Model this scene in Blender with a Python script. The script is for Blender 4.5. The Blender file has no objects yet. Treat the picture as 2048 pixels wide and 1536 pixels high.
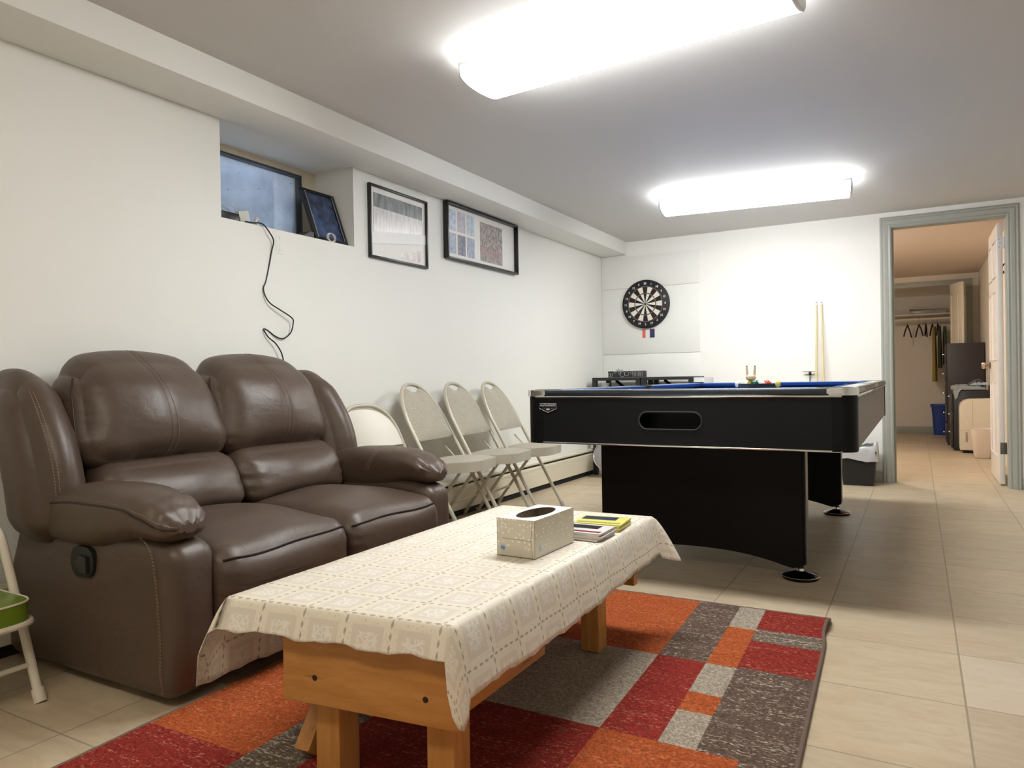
import bpy, bmesh, math, random
from mathutils import Vector, Matrix, noise
from math import sin, cos, pi, radians as R
random.seed(7)
S = bpy.context.scene
COL = S.collection
# ------------------------------------------------------------------ camera
F_PX, YAW, PITCH, ROLL = 1440.06, R(29.3827), R(-0.3529), R(-0.9651)
def cam_axes():
    fwd = Vector((-sin(YAW)*cos(PITCH), cos(YAW)*cos(PITCH), sin(PITCH)))
    right = Vector((cos(YAW), sin(YAW), 0)); up = right.cross(fwd)
    return cos(ROLL)*right+sin(ROLL)*up, -sin(ROLL)*right+cos(ROLL)*up, fwd
r_, u_, f_ = cam_axes()
cd = bpy.data.cameras.new('camera'); cam = bpy.data.objects.new('camera', cd); COL.objects.link(cam)
cam.matrix_world = Matrix(((r_.x, u_.x, -f_.x, 0), (r_.y, u_.y, -f_.y, 0), (r_.z, u_.z, -f_.z, 0.89), (0, 0, 0, 1)))
cd.sensor_width = 36; cd.lens = 36*F_PX/2048; cd.clip_start = 0.02
S.camera = cam
# ------------------------------------------------------------------ world and exposure
w = bpy.data.worlds.new('dusk'); S.world = w; w.use_nodes = True
bg = w.node_tree.nodes['Background']; bg.inputs[0].default_value = (0.42, 0.51, 0.68, 1); bg.inputs[1].default_value = 34.0
S.view_settings.view_transform = 'Standard'; S.view_settings.look = 'None'
S.view_settings.exposure = 0.46; S.view_settings.gamma = 1
TUBE = 24.0        # radiance of the ceiling light diffusers
WARM = 135.0        # radiance of the dome lamp in the far room
# ------------------------------------------------------------------ materials
MATS = {}
def srgb(c):
    return tuple(((x/255)/12.92 if x/255 <= 0.04045 else ((x/255+0.055)/1.055)**2.4) for x in c)
class N:
    def __init__(s, m): s.t = m.node_tree; s.b = s.t.nodes['Principled BSDF']
    def n(s, ty, **k):
        o = s.t.nodes.new(ty)
        for a, v in k.items():
            if a.startswith('i_'): 
                key = a[2:]; key = int(key) if key.isdigit() else key.replace('_', ' ')
                o.inputs[key].default_value = v
            else: setattr(o, a, v)
        return o
    def l(s, a, b): s.t.links.new(a, b)
    def math(s, op, a, b=None, c=None):
        o = s.t.nodes.new('ShaderNodeMath'); o.operation = op
        for i, v in enumerate((a, b, c)):
            if v is None: continue
            if hasattr(v, 'links'): s.l(v, o.inputs[i])
            else: o.inputs[i].default_value = v
        return o.outputs[0]
    def mix(s, f, a, b):
        o = s.t.nodes.new('ShaderNodeMix'); o.data_type = 'RGBA'
        if hasattr(f, 'links'): s.l(f, o.inputs[0])
        else: o.inputs[0].default_value = f
        for i, v in ((6, a), (7, b)):
            if hasattr(v, 'links'): s.l(v, o.inputs[i])
            else: o.inputs[i].default_value = (*v, 1)
        return o.outputs[2]
    def coord(s, kind='Object', scale=None):
        o = s.t.nodes.new('ShaderNodeTexCoord').outputs[kind]
        if scale is None: return o
        m = s.t.nodes.new('ShaderNodeMapping'); s.l(o, m.inputs[0]); m.inputs[3].default_value = scale
        return m.outputs[0]
    def noise(s, vec, sc, det=4, rough=.5):
        o = s.n('ShaderNodeTexNoise', i_Scale=sc, i_Detail=det, i_Roughness=rough); s.l(vec, o.inputs['Vector']); return o.outputs[0]
    def ramp(s, f, a, b):
        o = s.t.nodes.new('ShaderNodeMapRange'); s.l(f, o.inputs[0]); o.inputs[1].default_value = a; o.inputs[2].default_value = b
        return o.outputs[0]
    def bump(s, h, strength=.3, dist=.002):
        o = s.n('ShaderNodeBump'); o.inputs['Strength'].default_value = strength; o.inputs['Distance'].default_value = dist
        s.l(h, o.inputs['Height']); s.l(o.outputs[0], s.b.inputs['Normal'])
    def base(s, c): s.l(c, s.b.inputs['Base Color'])
def mat(name, c, rough=.5, metal=0, spec=None, var=.06, nscale=30, bump=0, bscale=200, bdist=.001, emit=None, alpha=None, trans=0, sheen=0):
    if name in MATS: return MATS[name]
    m = bpy.data.materials.new(name); m.use_nodes = True; MATS[name] = m; k = N(m)
    col = srgb(c); vec = k.coord()
    nz = k.noise(vec, nscale)
    k.base(k.mix(nz, tuple(x*(1-var) for x in col), tuple(min(1, x*(1+var)) for x in col)))
    k.b.inputs['Roughness'].default_value = rough; k.b.inputs['Metallic'].default_value = metal
    if spec is not None: k.b.inputs['Specular IOR Level'].default_value = spec
    if bump: k.bump(k.noise(vec, bscale, 3), bump, bdist)
    if emit: k.b.inputs['Emission Color'].default_value = (*emit[0], 1); k.b.inputs['Emission Strength'].default_value = emit[1]
    if alpha is not None: k.b.inputs['Alpha'].default_value = alpha
    if trans: k.b.inputs['Transmission Weight'].default_value = trans
    if sheen: k.b.inputs['Sheen Weight'].default_value = sheen
    return m
# ------------------------------------------------------------------ mesh helpers
ROOT = {}
def rootm(o):
    while o.parent: o = o.parent
    return ROOT.get(o.name, Matrix.Identity(4))
class MB:
    def __init__(s): s.bm = bmesh.new(); s.smooth_angle = 40
    def _add(s, verts, faces, M=None, mi=0, smooth=True):
        vs = [s.bm.verts.new((M @ Vector(v)) if M else v) for v in verts]
        for f in faces:
            try: q = s.bm.faces.new([vs[i] for i in f]); q.material_index = mi; q.smooth = smooth
            except ValueError: pass
        return vs
    def box(s, lo, hi, b=0, M=None, mi=0, seg=2):
        t = bmesh.new(); bmesh.ops.create_cube(t, size=1)
        for v in t.verts: v.co = Vector([(lo[i]+hi[i])/2+v.co[i]*(hi[i]-lo[i]) for i in range(3)])
        if b: bmesh.ops.bevel(t, geom=t.edges[:], offset=b, segments=seg, affect='EDGES', profile=.5)
        s.merge(t, M, mi); return s
    def merge(s, t, M=None, mi=0, smooth=True):
        t.verts.index_update()
        s._add([v.co.copy() for v in t.verts], [[v.index for v in f.verts] for f in t.faces], M, mi, smooth); t.free()
    def tube(s, path, r, n=10, closed=False, cap=True, mi=0, M=None):
        P = [Vector(p) for p in path]; L = len(P); rr = r if hasattr(r, '__len__') else [r]*L
        vs = []; up = None
        for i, p in enumerate(P):
            a = P[(i-1) % L] if (closed or i > 0) else p; b = P[(i+1) % L] if (closed or i < L-1) else p
            t = (b-a).normalized() if (b-a).length > 1e-9 else Vector((0, 0, 1))
            if up is None: up = Vector((0, 0, 1)) if abs(t.z) < .9 else Vector((1, 0, 0))
            x = up-t*up.dot(t)
            x = x.normalized() if x.length > 1e-6 else t.orthogonal().normalized()
            up = x; y = t.cross(x)
            vs += [p+rr[i]*(cos(2*pi*k/n)*x+sin(2*pi*k/n)*y) for k in range(n)]
        fs = [[i*n+k, i*n+(k+1) % n, ((i+1) % L)*n+(k+1) % n, ((i+1) % L)*n+k] for i in range(L if closed else L-1) for k in range(n)]
        if cap and not closed: fs += [list(range(n))[::-1], [(L-1)*n+k for k in range(n)]]
        s._add(vs, fs, M, mi); return s
    def cyl(s, a, b, r, r2=None, n=20, mi=0, M=None):
        return s.tube([a, b], [r, r if r2 is None else r2], n=n, mi=mi, M=M)
    def lathe(s, prof, c=(0, 0, 0), n=28, axis='Z', mi=0, M=None, cap=True):
        vs = []; 
        for (r, z) in prof:
            for k in range(n):
                a = 2*pi*k/n; p = (r*cos(a), r*sin(a), z)
                if axis == 'Y': p = (p[0], p[2], p[1])
                if axis == 'X': p = (p[2], p[0], p[1])
                vs.append(Vector(p)+Vector(c))
        L = len(prof)
        fs = [[i*n+k, i*n+(k+1) % n, (i+1)*n+(k+1) % n, (i+1)*n+k] for i in range(L-1) for k in range(n)]
        if cap: fs += [list(range(n))[::-1], [(L-1)*n+k for k in range(n)]]
        s._add(vs, fs, M, mi); return s
    def prism(s, poly, a, b, axis='Y', mi=0, M=None, bev=0):
        t = bmesh.new()
        def P(u, v, w): return {'Y': (u, w, v), 'X': (w, u, v), 'Z': (u, v, w)}[axis]
        v1 = [t.verts.new(P(u, v, a)) for u, v in poly]; v2 = [t.verts.new(P(u, v, b)) for u, v in poly]
        n = len(poly); t.faces.new(v1); t.faces.new(v2[::-1])
        for i in range(n): t.faces.new([v1[i], v2[i], v2[(i+1) % n], v1[(i+1) % n]])
        if bev: bmesh.ops.bevel(t, geom=[e for e in t.edges if abs(e.verts[0].co[{'Y': 1, 'X': 0, 'Z': 2}[axis]]-e.verts[1].co[{'Y': 1, 'X': 0, 'Z': 2}[axis]]) < 1e-6], offset=bev, segments=2, affect='EDGES')
        bmesh.ops.recalc_face_normals(t, faces=t.faces[:])
        s.merge(t, M, mi); return s
    def puff(s, mp, n=14, k=.55, mi=0, M=None):
        t = bmesh.new(); bmesh.ops.create_cube(t, size=2); bmesh.ops.subdivide_edges(t, edges=t.edges[:], cuts=n, use_grid_fill=True)
        for v in t.verts:
            c = [k*sin(x*pi/2)+(1-k)*x for x in v.co]; v.co = mp(c)
        s.merge(t, M, mi); return s
    def loft(s, rings, mi=0, cap=True):
        n = len(rings[0]); vs = [p for r in rings for p in r]; L = len(rings)
        fs = [[i*n+k, i*n+(k+1) % n, (i+1)*n+(k+1) % n, (i+1)*n+k] for i in range(L-1) for k in range(n)]
        if cap: fs += [list(range(n))[::-1], [(L-1)*n+k for k in range(n)]]
        s._add(vs, fs, None, mi); return s
    def build(s, name, m, parent=None, world=True, recalc=True, sharp=40, loc=None):
        if recalc: bmesh.ops.recalc_face_normals(s.bm, faces=s.bm.faces[:])
        if parent is not None and world:
            s.bm.transform(rootm(parent).inverted())
        me = bpy.data.meshes.new(name); s.bm.to_mesh(me); s.bm.free()
        try: me.set_sharp_from_angle(angle=R(sharp))
        except Exception: pass
        o = bpy.data.objects.new(name, me); COL.objects.link(o)
        for q in (m if isinstance(m, (list, tuple)) else [m]): me.materials.append(q)
        if parent is not None: o.parent = parent
        return o
def rbox(c, h, r, bulge=(0, 0, 0), fn=None):
    c = Vector(c); h = Vector(h)
    def mp(v):
        q = Vector([v[i]*h[i] for i in range(3)])
        inn = Vector([max(-(h[i]-r), min(h[i]-r, q[i])) for i in range(3)])
        d = q-inn
        if d.length > 1e-9: q = inn+d.normalized()*r
        for i in range(3):
            j, k = (i+1) % 3, (i+2) % 3
            q[i] += v[i]*bulge[i]*1.15*(max(0, 1-v[j]**2)*max(0, 1-v[k]**2))**1.5
        if fn: q = fn(q, v)
        return q+c
    return mp
def tag(o, label, cat, group=None, kind=None):
    o['label'] = label; o['category'] = cat
    if group: o['group'] = group
    if kind: o['kind'] = kind
    return o
def thing(name, label, cat, loc=(0, 0, 0), rz=0, group=None):
    o = bpy.data.objects.new(name, None); COL.objects.link(o); o.empty_display_size = .1
    o.location = loc; o.rotation_euler = (0, 0, rz)
    ROOT[o.name] = Matrix.Translation(Vector(loc)) @ Matrix.Rotation(rz, 4, 'Z')
    return tag(o, label, cat, group)
def struct(name, mb, m, label=None, parent=None, **k):
    o = mb.build(name, m, parent, **k)
    if parent is None: o['kind'] = 'structure'; o['category'] = name.split('_')[0]; o['label'] = label or name.replace('_', ' ')
    return o
def copy_tree(o, loc, rz, label, parent=None):
    c = o.copy(); COL.objects.link(c)
    if parent: c.parent = parent
    else: c.location = loc; c.rotation_euler = (0, 0, rz); c['label'] = label
    for ch in [x for x in bpy.data.objects if x.parent == o]: copy_tree(ch, None, None, None, c)
    return c
def dashes(mb, path, ln, gap, r):
    P = [Vector(p) for p in path]; acc = 0; on = True; cur = [P[0]]; need = ln
    for a, b in zip(P, P[1:]):
        d = (b-a).length; pos = 0
        while pos < d:
            st = min(need, d-pos); pos += st; need -= st; q = a+(b-a)*(pos/d)
            if on: cur.append(q)
            if need <= 1e-7:
                if on and len(cur) > 1: mb.tube(cur, r, n=5)
                on = not on; need = ln if on else gap; cur = [q]
def spline(P, n=8):
    P = [Vector(p) for p in P]; out = []
    for i in range(len(P)-1):
        p0 = P[max(i-1, 0)]; p1 = P[i]; p2 = P[i+1]; p3 = P[min(i+2, len(P)-1)]
        for k in range(n):
            t = k/n; out.append(.5*((2*p1)+(p2-p0)*t+(2*p0-5*p1+4*p2-p3)*t*t+(3*p1-p0-3*p2+p3)*t**3))
    out.append(P[-1]); return out
def interp(x, T):
    if x <= T[0][0]: return T[0][1]
    for (a, va), (b, vb) in zip(T, T[1:]):
        if x <= b:
            t = (x-a)/(b-a); t = t*t*(3-2*t)*.5+t*.5
            return va+(vb-va)*t
    return T[-1][1]
def textmesh(txt, size, M, mb, mi=0, extrude=.0006, align='CENTER', offset=0):
    cu = bpy.data.curves.new('t', 'FONT'); cu.body = txt; cu.size = size; cu.extrude = extrude; cu.align_x = align; cu.align_y = 'CENTER'; cu.offset = offset
    cu.resolution_u = 3
    ob = bpy.data.objects.new('t', cu); me = bpy.data.meshes.new_from_object(ob)
    mb._add([v.co.copy() for v in me.vertices], [list(p.vertices) for p in me.polygons], M, mi, False)
    bpy.data.objects.remove(ob); bpy.data.curves.remove(cu); bpy.data.meshes.remove(me)
def XZ(x, y, z, flipx=1):   # text plane facing -Y at given point
    return Matrix.Translation((x, y, z)) @ Matrix.Rotation(pi/2, 4, 'X')
def YZ(x, y, z):            # text plane facing +X
    return Matrix.Translation((x, y, z)) @ Matrix.Rotation(pi/2, 4, 'Z') @ Matrix.Rotation(pi/2, 4, 'X')
# ------------------------------------------------------------------ setting materials
def wall_mat(name, c, var=.02):
    m = mat(name, c, rough=.75, var=var, nscale=1.5, bump=.15, bscale=120, bdist=.0008); return m
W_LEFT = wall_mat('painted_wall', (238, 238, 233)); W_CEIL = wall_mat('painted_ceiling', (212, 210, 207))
W_FAR = wall_mat('cream_wall', (226, 216, 200)); TRIM_G = mat('grey_green_trim_paint', (170, 172, 164), rough=.35, var=.02)
WHITE_P = mat('white_door_paint', (238, 230, 222), rough=.35, var=.02)
def floor_mat():
    m = bpy.data.materials.new('beige_floor_tile'); m.use_nodes = True; k = N(m); tc = k.coord()
    mp = k.n('ShaderNodeMapping'); k.l(tc, mp.inputs[0]); mp.inputs[1].default_value = (-.103+40.6, -3.063+40.65, 0)
    br = k.n('ShaderNodeTexBrick', offset=0.0, squash=1.0); k.l(mp.outputs[0], br.inputs['Vector'])
    br.inputs['Scale'].default_value = 1; br.inputs['Brick Width'].default_value = .406; br.inputs['Row Height'].default_value = .4065
    br.inputs['Mortar Size'].default_value = .0028; br.inputs['Mortar Smooth'].default_value = .3; br.inputs['Bias'].default_value = 0
    br.inputs['Color1'].default_value = (*srgb((203, 185, 156)), 1); br.inputs['Color2'].default_value = (*srgb((192, 175, 149)), 1)
    br.inputs['Mortar'].default_value = (*srgb((158, 142, 120)), 1)
    st = k.n('ShaderNodeTexNoise', i_Scale=1.5, i_Detail=9.0, i_Roughness=.68, i_Distortion=1.2); k.l(k.coord(scale=(3.4, 11, 6)), st.inputs['Vector']); st = st.outputs[0]; st2 = k.noise(tc, 5, 6, .65); st3 = k.noise(k.coord(scale=(1, 2.4, 1)), 26, 7, .75)
    c = k.mix(k.math('MULTIPLY', k.ramp(st, .46, .70), .40), br.outputs['Color'], srgb((222, 206, 180)))
    c = k.mix(k.math('MULTIPLY', k.ramp(st, .50, .28), .35), c, srgb((166, 144, 116)))
    c = k.mix(k.math('MULTIPLY', k.ramp(st2, .48, .72), .40), c, srgb((190, 160, 130)))
    c = k.mix(k.math('MULTIPLY', k.ramp(st3, .58, .72), .30), c, srgb((228, 214, 192)))
    sx = k.n('ShaderNodeSeparateXYZ'); k.l(tc, sx.inputs[0])
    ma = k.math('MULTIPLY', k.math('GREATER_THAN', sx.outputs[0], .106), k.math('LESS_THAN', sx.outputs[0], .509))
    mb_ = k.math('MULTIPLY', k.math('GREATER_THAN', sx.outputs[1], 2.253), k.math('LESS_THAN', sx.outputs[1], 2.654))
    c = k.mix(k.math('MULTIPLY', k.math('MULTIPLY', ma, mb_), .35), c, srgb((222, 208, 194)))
    c = k.mix(br.outputs['Fac'], c, srgb((160, 146, 124)))
    k.base(c); k.b.inputs['Roughness'].default_value = .42; k.b.inputs['Specular IOR Level'].default_value = .4
    h = k.math('SUBTRACT', k.math('MULTIPLY', st3, .15), k.math('MULTIPLY', br.outputs['Fac'], 1.0))
    k.bump(h, .45, .0015)
    return m
FLOOR = floor_mat()
# ------------------------------------------------------------------ room shell
XL, YB, ZC, XR, YN = -2.685, 6.586, 2.19, 2.1, -1.9
b = MB(); b.box((-3.1, -2.0, -.1), (2.2, 12.4, 0)); struct('floor', b, FLOOR, 'beige stone look floor tiles running through both rooms')
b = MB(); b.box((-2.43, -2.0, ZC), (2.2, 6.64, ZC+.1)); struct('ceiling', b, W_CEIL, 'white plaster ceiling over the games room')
b = MB(); b.box((-3.3, -2.0, 0), (XL, 6.64, 1.633)); b.box((-3.3, -2.0, 1.633), (XL, 2.163, ZC+.1)); b.box((-3.3, 3.03, 1.633), (XL, 6.64, ZC+.1)); b.box((-3.0, 2.163, 2.072), (XL, 3.03, ZC+.1))
b.box((-3.3, 2.163, 2.11), (-3.0, 3.03, ZC+.1))
struct('wall_left', b, W_LEFT, 'long white left wall with high window recess')
b = MB(); b.box((XL, -2.0, 2.068), (-2.42, 6.586, ZC+.1), b=.004); struct('trim_1', b, W_LEFT, 'white boxed soffit along the top of the left wall')
b = MB(); b.box((XL-.1, YB, 0), (-.19, YB+.11, ZC+.1)); b.box((-.19, YB, 2.075), (.615, YB+.11, ZC+.1)); b.box((.615, YB, 0), (2.2, YB+.11, ZC+.1))
struct('wall_back', b, wall_mat('back_wall_paint', (245, 243, 238)), 'white back wall with the doorway')
b = MB(); b.box((XR, -2.0, 0), (2.2, YB, ZC)); struct('wall_right', b, W_LEFT)
b = MB(); b.box((-2.75, -2.0, 0), (2.2, YN, ZC)); struct('wall_front', b, W_LEFT)
# doorway casing with stepped profile
def casing(mb, x0, x1, z1, y, wd=.083, t=.018):
    prof = [(0, .012), (.01, .018), (.022, .014), (.03, .018), (.05, .021), (.06, .016), (wd-.012, .02), (wd, .008)]
    def strip(p0, p1, inner):   # p0,p1 inner line ends ; inner: outward dir (x,z)
        pass
    path = [(x0, 0), (x0, z1), (x1, z1), (x1, 0)]; outd = [(-1, 0), (-1, 1), (1, 1), (1, 0)]
    pr = [(0, 0)]+prof+[(wd, 0)]
    rings = [[Vector((px+ox*d, y-h, pz+oz*d)) for d, h in pr] for (px, pz), (ox, oz) in zip(path, outd)]
    n = len(pr); vs = [p for r in rings for p in r]
    mb._add(vs, [[i*n+k, i*n+k+1, (i+1)*n+k+1, (i+1)*n+k] for i in range(3) for k in range(n-1)], None, 0, False)
b = MB(); casing(b, -.171, .598, 2.068, YB)
b.box((-.19, YB, 0), (-.168, YB+.11, 2.07)); b.box((.596, YB, 0), (.615, YB+.11, 2.07)); b.box((-.19, YB, 2.062), (.615, YB+.11, 2.075)); b.box((-.168, YB+.055, 0), (-.156, YB+.09, 2.06))
struct('trim_2', b, TRIM_G, 'grey green moulded casing around the doorway', sharp=20)
b = MB(); b.box((XL, YB-.012, 0), (-.256, YB, .088), b=.003); b.box((.683, YB-.012, 0), (XR, YB, .088), b=.003); struct('baseboard_back', b, TRIM_G, 'grey green baseboard on the back wall')
# far room and closet
b = MB(); b.box((-1.9, YB+.11, ZC), (.8, 12.3, ZC+.1)); struct('ceiling_far_room', b, wall_mat('far_ceiling', (226, 208, 192)), 'tan tinted ceiling of the room beyond the door')
b = MB(); b.box((.71, YB+.11, 0), (.8, 11.2, ZC)); struct('wall_far_right', b, W_FAR)
b = MB(); b.box((-2.0, YB+.11, 0), (-1.9, 12.3, ZC)); struct('wall_far_left', b, W_FAR)
b = MB(); b.box((-1.9, 11.2, 2.05), (.63, 11.3, ZC)); b.box((.63, 11.2, 0), (.8, 12.3, ZC)); struct('wall_closet_front', b, W_FAR, 'cream wall around the closet opening')
b = MB(); b.box((-1.9, 12.2, 0), (.63, 12.3, ZC)); struct('wall_closet_back', b, wall_mat('closet_wall', (228, 220, 208)), 'dim back wall of the closet')
b = MB(); b.box((-1.9, 11.185, 2.047), (.64, 11.2, 2.116), b=.003); b.box((.57, 11.185, 0), (.64, 11.2, 2.047), b=.003); b.box((.612, 11.2, 0), (.63, 11.3, 2.05))
struct('trim_3', b, TRIM_G, 'grey green casing around the closet opening')
b = MB(); b.box((-1.9, 12.188, 0), (.63, 12.2, .10), b=.003); struct('baseboard_closet', b, TRIM_G)
# window recess
WF = mat('cream_window_surround', (214, 202, 178), rough=.6); WMET = mat('grey_metal_window_frame', (92, 104, 116), rough=.4, metal=.5)
b = MB()
y0, y1, z0, z1, xw = 2.163, 3.03, 1.633, 2.072, -2.965
b.box((xw-.035, y0, 2.040), (xw, y1, z1)); b.box((xw-.035, 2.925, z0), (xw, y1, 2.040)); b.box((xw-.035, y0, z0), (xw, y0+.03, 2.04)); b.box((xw-.035, y0, z0), (xw, y1, z0+.02))
win = struct('window_1', b, WF, 'small high basement window in a recess')
b = MB()
for lo, hi in (((xw-.03, y0+.03, 2.020), (xw-.006, 2.925, 2.040)), ((xw-.03, 2.888, z0+.02), (xw-.006, 2.925, 2.02)), ((xw-.03, y0+.03, z0+.02), (xw-.006, y0+.06, 2.02)), ((xw-.03, y0+.06, z0+.02), (xw-.006, 2.888, z0+.04))): b.box(lo, hi, b=.003)
b.box((xw-.006, 2.918, z0+.02), (xw, 2.926, 2.04)); b.build('window_frame', WMET, win, world=False)
b = MB(); b.box((xw-.028, 2.878, z0+.04), (xw-.012, 2.888, 2.02)); b.build('glazing_bead', mat('pale_bead', (200, 212, 224), rough=.4), win, world=False)
def glass_mat():
    m = bpy.data.materials.new('dusty_window_glass'); m.use_nodes = True; k = N(m)
    v = k.coord(); dirt = k.ramp(k.noise(v, 6, 6, .6), .35, .75); sp = k.ramp(k.noise(v, 60, 2, .5), .70, .74)
    col = k.mix(dirt, srgb((168, 180, 196)), srgb((206, 218, 232))); col = k.mix(sp, col, srgb((30, 36, 44)))
    k.base(col); k.b.inputs['Roughness'].default_value = .12
    tr = k.n('ShaderNodeBsdfTransparent'); mx = k.n('ShaderNodeMixShader'); out = [n for n in k.t.nodes if n.type == 'OUTPUT_MATERIAL'][0]
    mx.inputs[0].default_value = .80; k.l(tr.outputs[0], mx.inputs[1]); k.l(k.b.outputs[0], mx.inputs[2]); k.l(mx.outputs[0], out.inputs[0])
    return m
b = MB(); b.box((xw-.020, y0+.05, z0+.03), (xw-.016, 2.885, 2.025)); b.build('window_pane', glass_mat(), win, world=False)
b = MB(); pts = [(-3.3+.0, 2.05)]+[(-3.3-.45*sin(pi*t/10), 2.05+.55-.55*cos(pi*t/10)) for t in range(1, 10)]+[(-3.3, 3.15)]
vs = []; 
for (px, py) in pts:
    for j in range(13): vs.append(Vector((px-.012*sin(j*pi*.9), py, 1.45+j*.085)))
b._add(vs, [[i*13+j, i*13+j+1, (i+1)*13+j+1, (i+1)*13+j] for i in range(len(pts)-1) for j in range(12)])
struct('window_well', b, mat('galvanised_steel', (150, 158, 166), rough=.4, metal=.6, var=.2, nscale=9), 'corrugated steel window well outside the glass', recalc=False)
# ------------------------------------------------------------------ ceiling lights
DIFF = mat('lit_diffuser', (255, 255, 255), rough=.4, var=0, emit=((.985, 1, .99), TUBE)); PLAST = mat('white_plastic', (232, 234, 236), rough=.35, var=.01)
def wrap_light(cx, cy, rz, drop, label, L=1.26, Wd=.28, lit=None):
    t = thing('ceiling_light', label, 'ceiling light', (cx, cy, ZC), rz, 'fluorescent wrap lights on the ceiling')
    b = MB(); b.box((-.61, -.07, -.022), (.61, .07, -.002), b=.004); pan = b.build('mounting_pan', PLAST, t, world=False)
    prof = [(-Wd/2, -drop+.028)]+[(-Wd/2*cos(pi*i/14), -drop-.045*sin(pi*i/14)**.7) for i in range(15)]+[(Wd/2, -drop+.028)]
    ring = lambda x, s=1: [Vector((x, p[0]*s, (p[1]+drop)*s-drop)) for p in prof]
    b = MB(); b.loft([ring(-L/2+.008), ring(L/2-.008)], cap=True); b.build('diffuser', lit or DIFF, t, world=False, sharp=60)
    for sx in (-1, 1):
        b = MB(); b.loft([ring(sx*(L/2-.008), 1.02), ring(sx*L/2, 1.02), ring(sx*(L/2+.006), .93)]); b.build('end_cap', PLAST, t, world=False)
    b = MB(); b.box((-.6, -.05, -drop+.005), (.6, .05, -.018)); b.build('housing', PLAST, t, world=False)
    for sy in (-1, 1):
        b = MB(); b.box((-L/2, sy*Wd/2-.003, -drop+.022), (L/2, sy*Wd/2+.003, -drop+.036)); b.build('side_channel', PLAST, t, world=False)
    return t, pan
wrap_light(-.955, 2.525, R(-4.8), .058, 'long glowing ceiling light nearest the camera, above the sofa and coffee table')
wrap_light(-.955, -.15, R(-3), .058, 'glowing warm ceiling light overhead, behind the photographer', lit=mat('lit_diffuser_warm', (255, 250, 240), rough=.4, var=0, emit=((1, .90, .74), TUBE*.50)))
t2, pan = wrap_light(-.985, 5.20, R(6.5), .075, 'long glowing ceiling light over the pool table, hanging slightly loose', L=1.24, Wd=.30)
for hx_, hy2, hr in ((.50, -.045, .007), (.47, -.03, .003), (.45, -.045, .003)):
    b = MB(); b.cyl((hx_, hy2, -.0225), (hx_, hy2, -.0205), hr); b.build('screw_hole', mat('black_hole', (20, 20, 20)), pan, world=False)
def dome(x, y, z, label, s, name='dome_lamp'):
    t = thing(name, label, 'lamp', (x, y, z)); b = MB(); b.lathe([(.14, -.02), (.15, -.004)], n=24); b.build('lamp_base', PLAST, t, world=False)
    b = MB(); b.lathe([(.004, -.10), (.05, -.095), (.10, -.07), (.13, -.03), (.135, -.02)]); b.build('lamp_shade', mat('warm_glass_'+str(s), (255, 240, 220), emit=((1, .92, .83), s)), t, world=False)
dome(-.95, 8.1, ZC, 'warm round dome lamp on the ceiling of the room beyond the door', WARM)
# ------------------------------------------------------------------ baseboard heater
HT = mat('cream_heater_enamel', (226, 218, 196), rough=.28, var=.02); DARK = mat('dark_gap', (16, 16, 18), rough=.7)
t = thing('baseboard_heater', 'long cream metal baseboard heater low along the left wall', 'heater', (-2.65, 3.6, 0))
b = MB(); b.prism([(-2.682, .04), (-2.682, .235), (-2.64, .235), (-2.63, .228), (-2.63, .215), (-2.66, .21), (-2.66, .04)], -1.8, 6.29, 'Y'); b.build('back_plate', HT, t)
b = MB(); b.prism([(-2.622, .045), (-2.622, .19), (-2.635, .2), (-2.63, .2), (-2.617, .192), (-2.617, .045), (-2.63, .04)], -1.8, 6.29, 'Y')
b.prism([(-2.618, .176), (-2.615, .176), (-2.615, .182), (-2.618, .182)], -1.8, 6.29, 'Y'); b.build('front_cover', HT, t)
b = MB(); b.box((-2.66, -1.8, .05), (-2.63, 6.28, .2)); b.box((-2.68, -1.8, .001), (-2.635, 6.28, .04)); b.build('gap_shade', DARK, t)  # near-black filler boxes stand in for shade in the heater gaps
b = MB(); b.box((-2.682, 6.285, .03), (-2.612, 6.30, .238), b=.003); b.build('end_cap', HT, t)
# ------------------------------------------------------------------ sofa
def leather():
    m = bpy.data.materials.new('brown_leather'); m.use_nodes = True; k = N(m); v = k.coord()
    big = k.noise(v, 3.5, 3); k.base(k.mix(big, srgb((76, 61, 51)), srgb((88, 73, 62))))
    vo = k.n('ShaderNodeTexVoronoi', i_Scale=420.0); k.l(v, vo.inputs['Vector'])
    wr = k.noise(k.coord(scale=(1, 1, 1.8)), 9, 3, .5); fine = k.noise(v, 60, 4, .6)
    h = k.math('ADD', k.math('MULTIPLY', vo.outputs[0], .03), k.math('ADD', k.math('MULTIPLY', wr, .75), k.math('MULTIPLY', fine, .04)))
    cn = k.n('ShaderNodeTexNoise', i_Scale=7.0, i_Detail=2.0, i_Distortion=1.4); k.l(k.coord(scale=(1, 1.3, 1)), cn.inputs['Vector'])
    cr = k.ramp(k.math('ABSOLUTE', k.math('SUBTRACT', cn.outputs[0], .5)), .0, .035)
    msk = k.ramp(k.noise(v, 4, 2), .48, .66); h = k.math('ADD', h, k.math('MULTIPLY', k.math('MULTIPLY', cr, msk), .07))
    k.bump(h, .6, .008)
    k.l(k.math('ADD', k.math('MULTIPLY', big, .12), .36), k.b.inputs['Roughness'])
    k.b.inputs['Specular IOR Level'].default_value = .5
    return m
LEA = leather(); STI = mat('tan_stitch_thread', (150, 124, 104), rough=.8); SEAM = mat('dark_leather_piping', (44, 30, 24), rough=.45)
sofa = thing('recliner_sofa', 'brown leather two seat reclining sofa against the left wall', 'sofa', (-2.2, 1.89, 0))
YC = 1.89
def mir(y, s): return y if s < 0 else 2*YC-y
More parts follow.
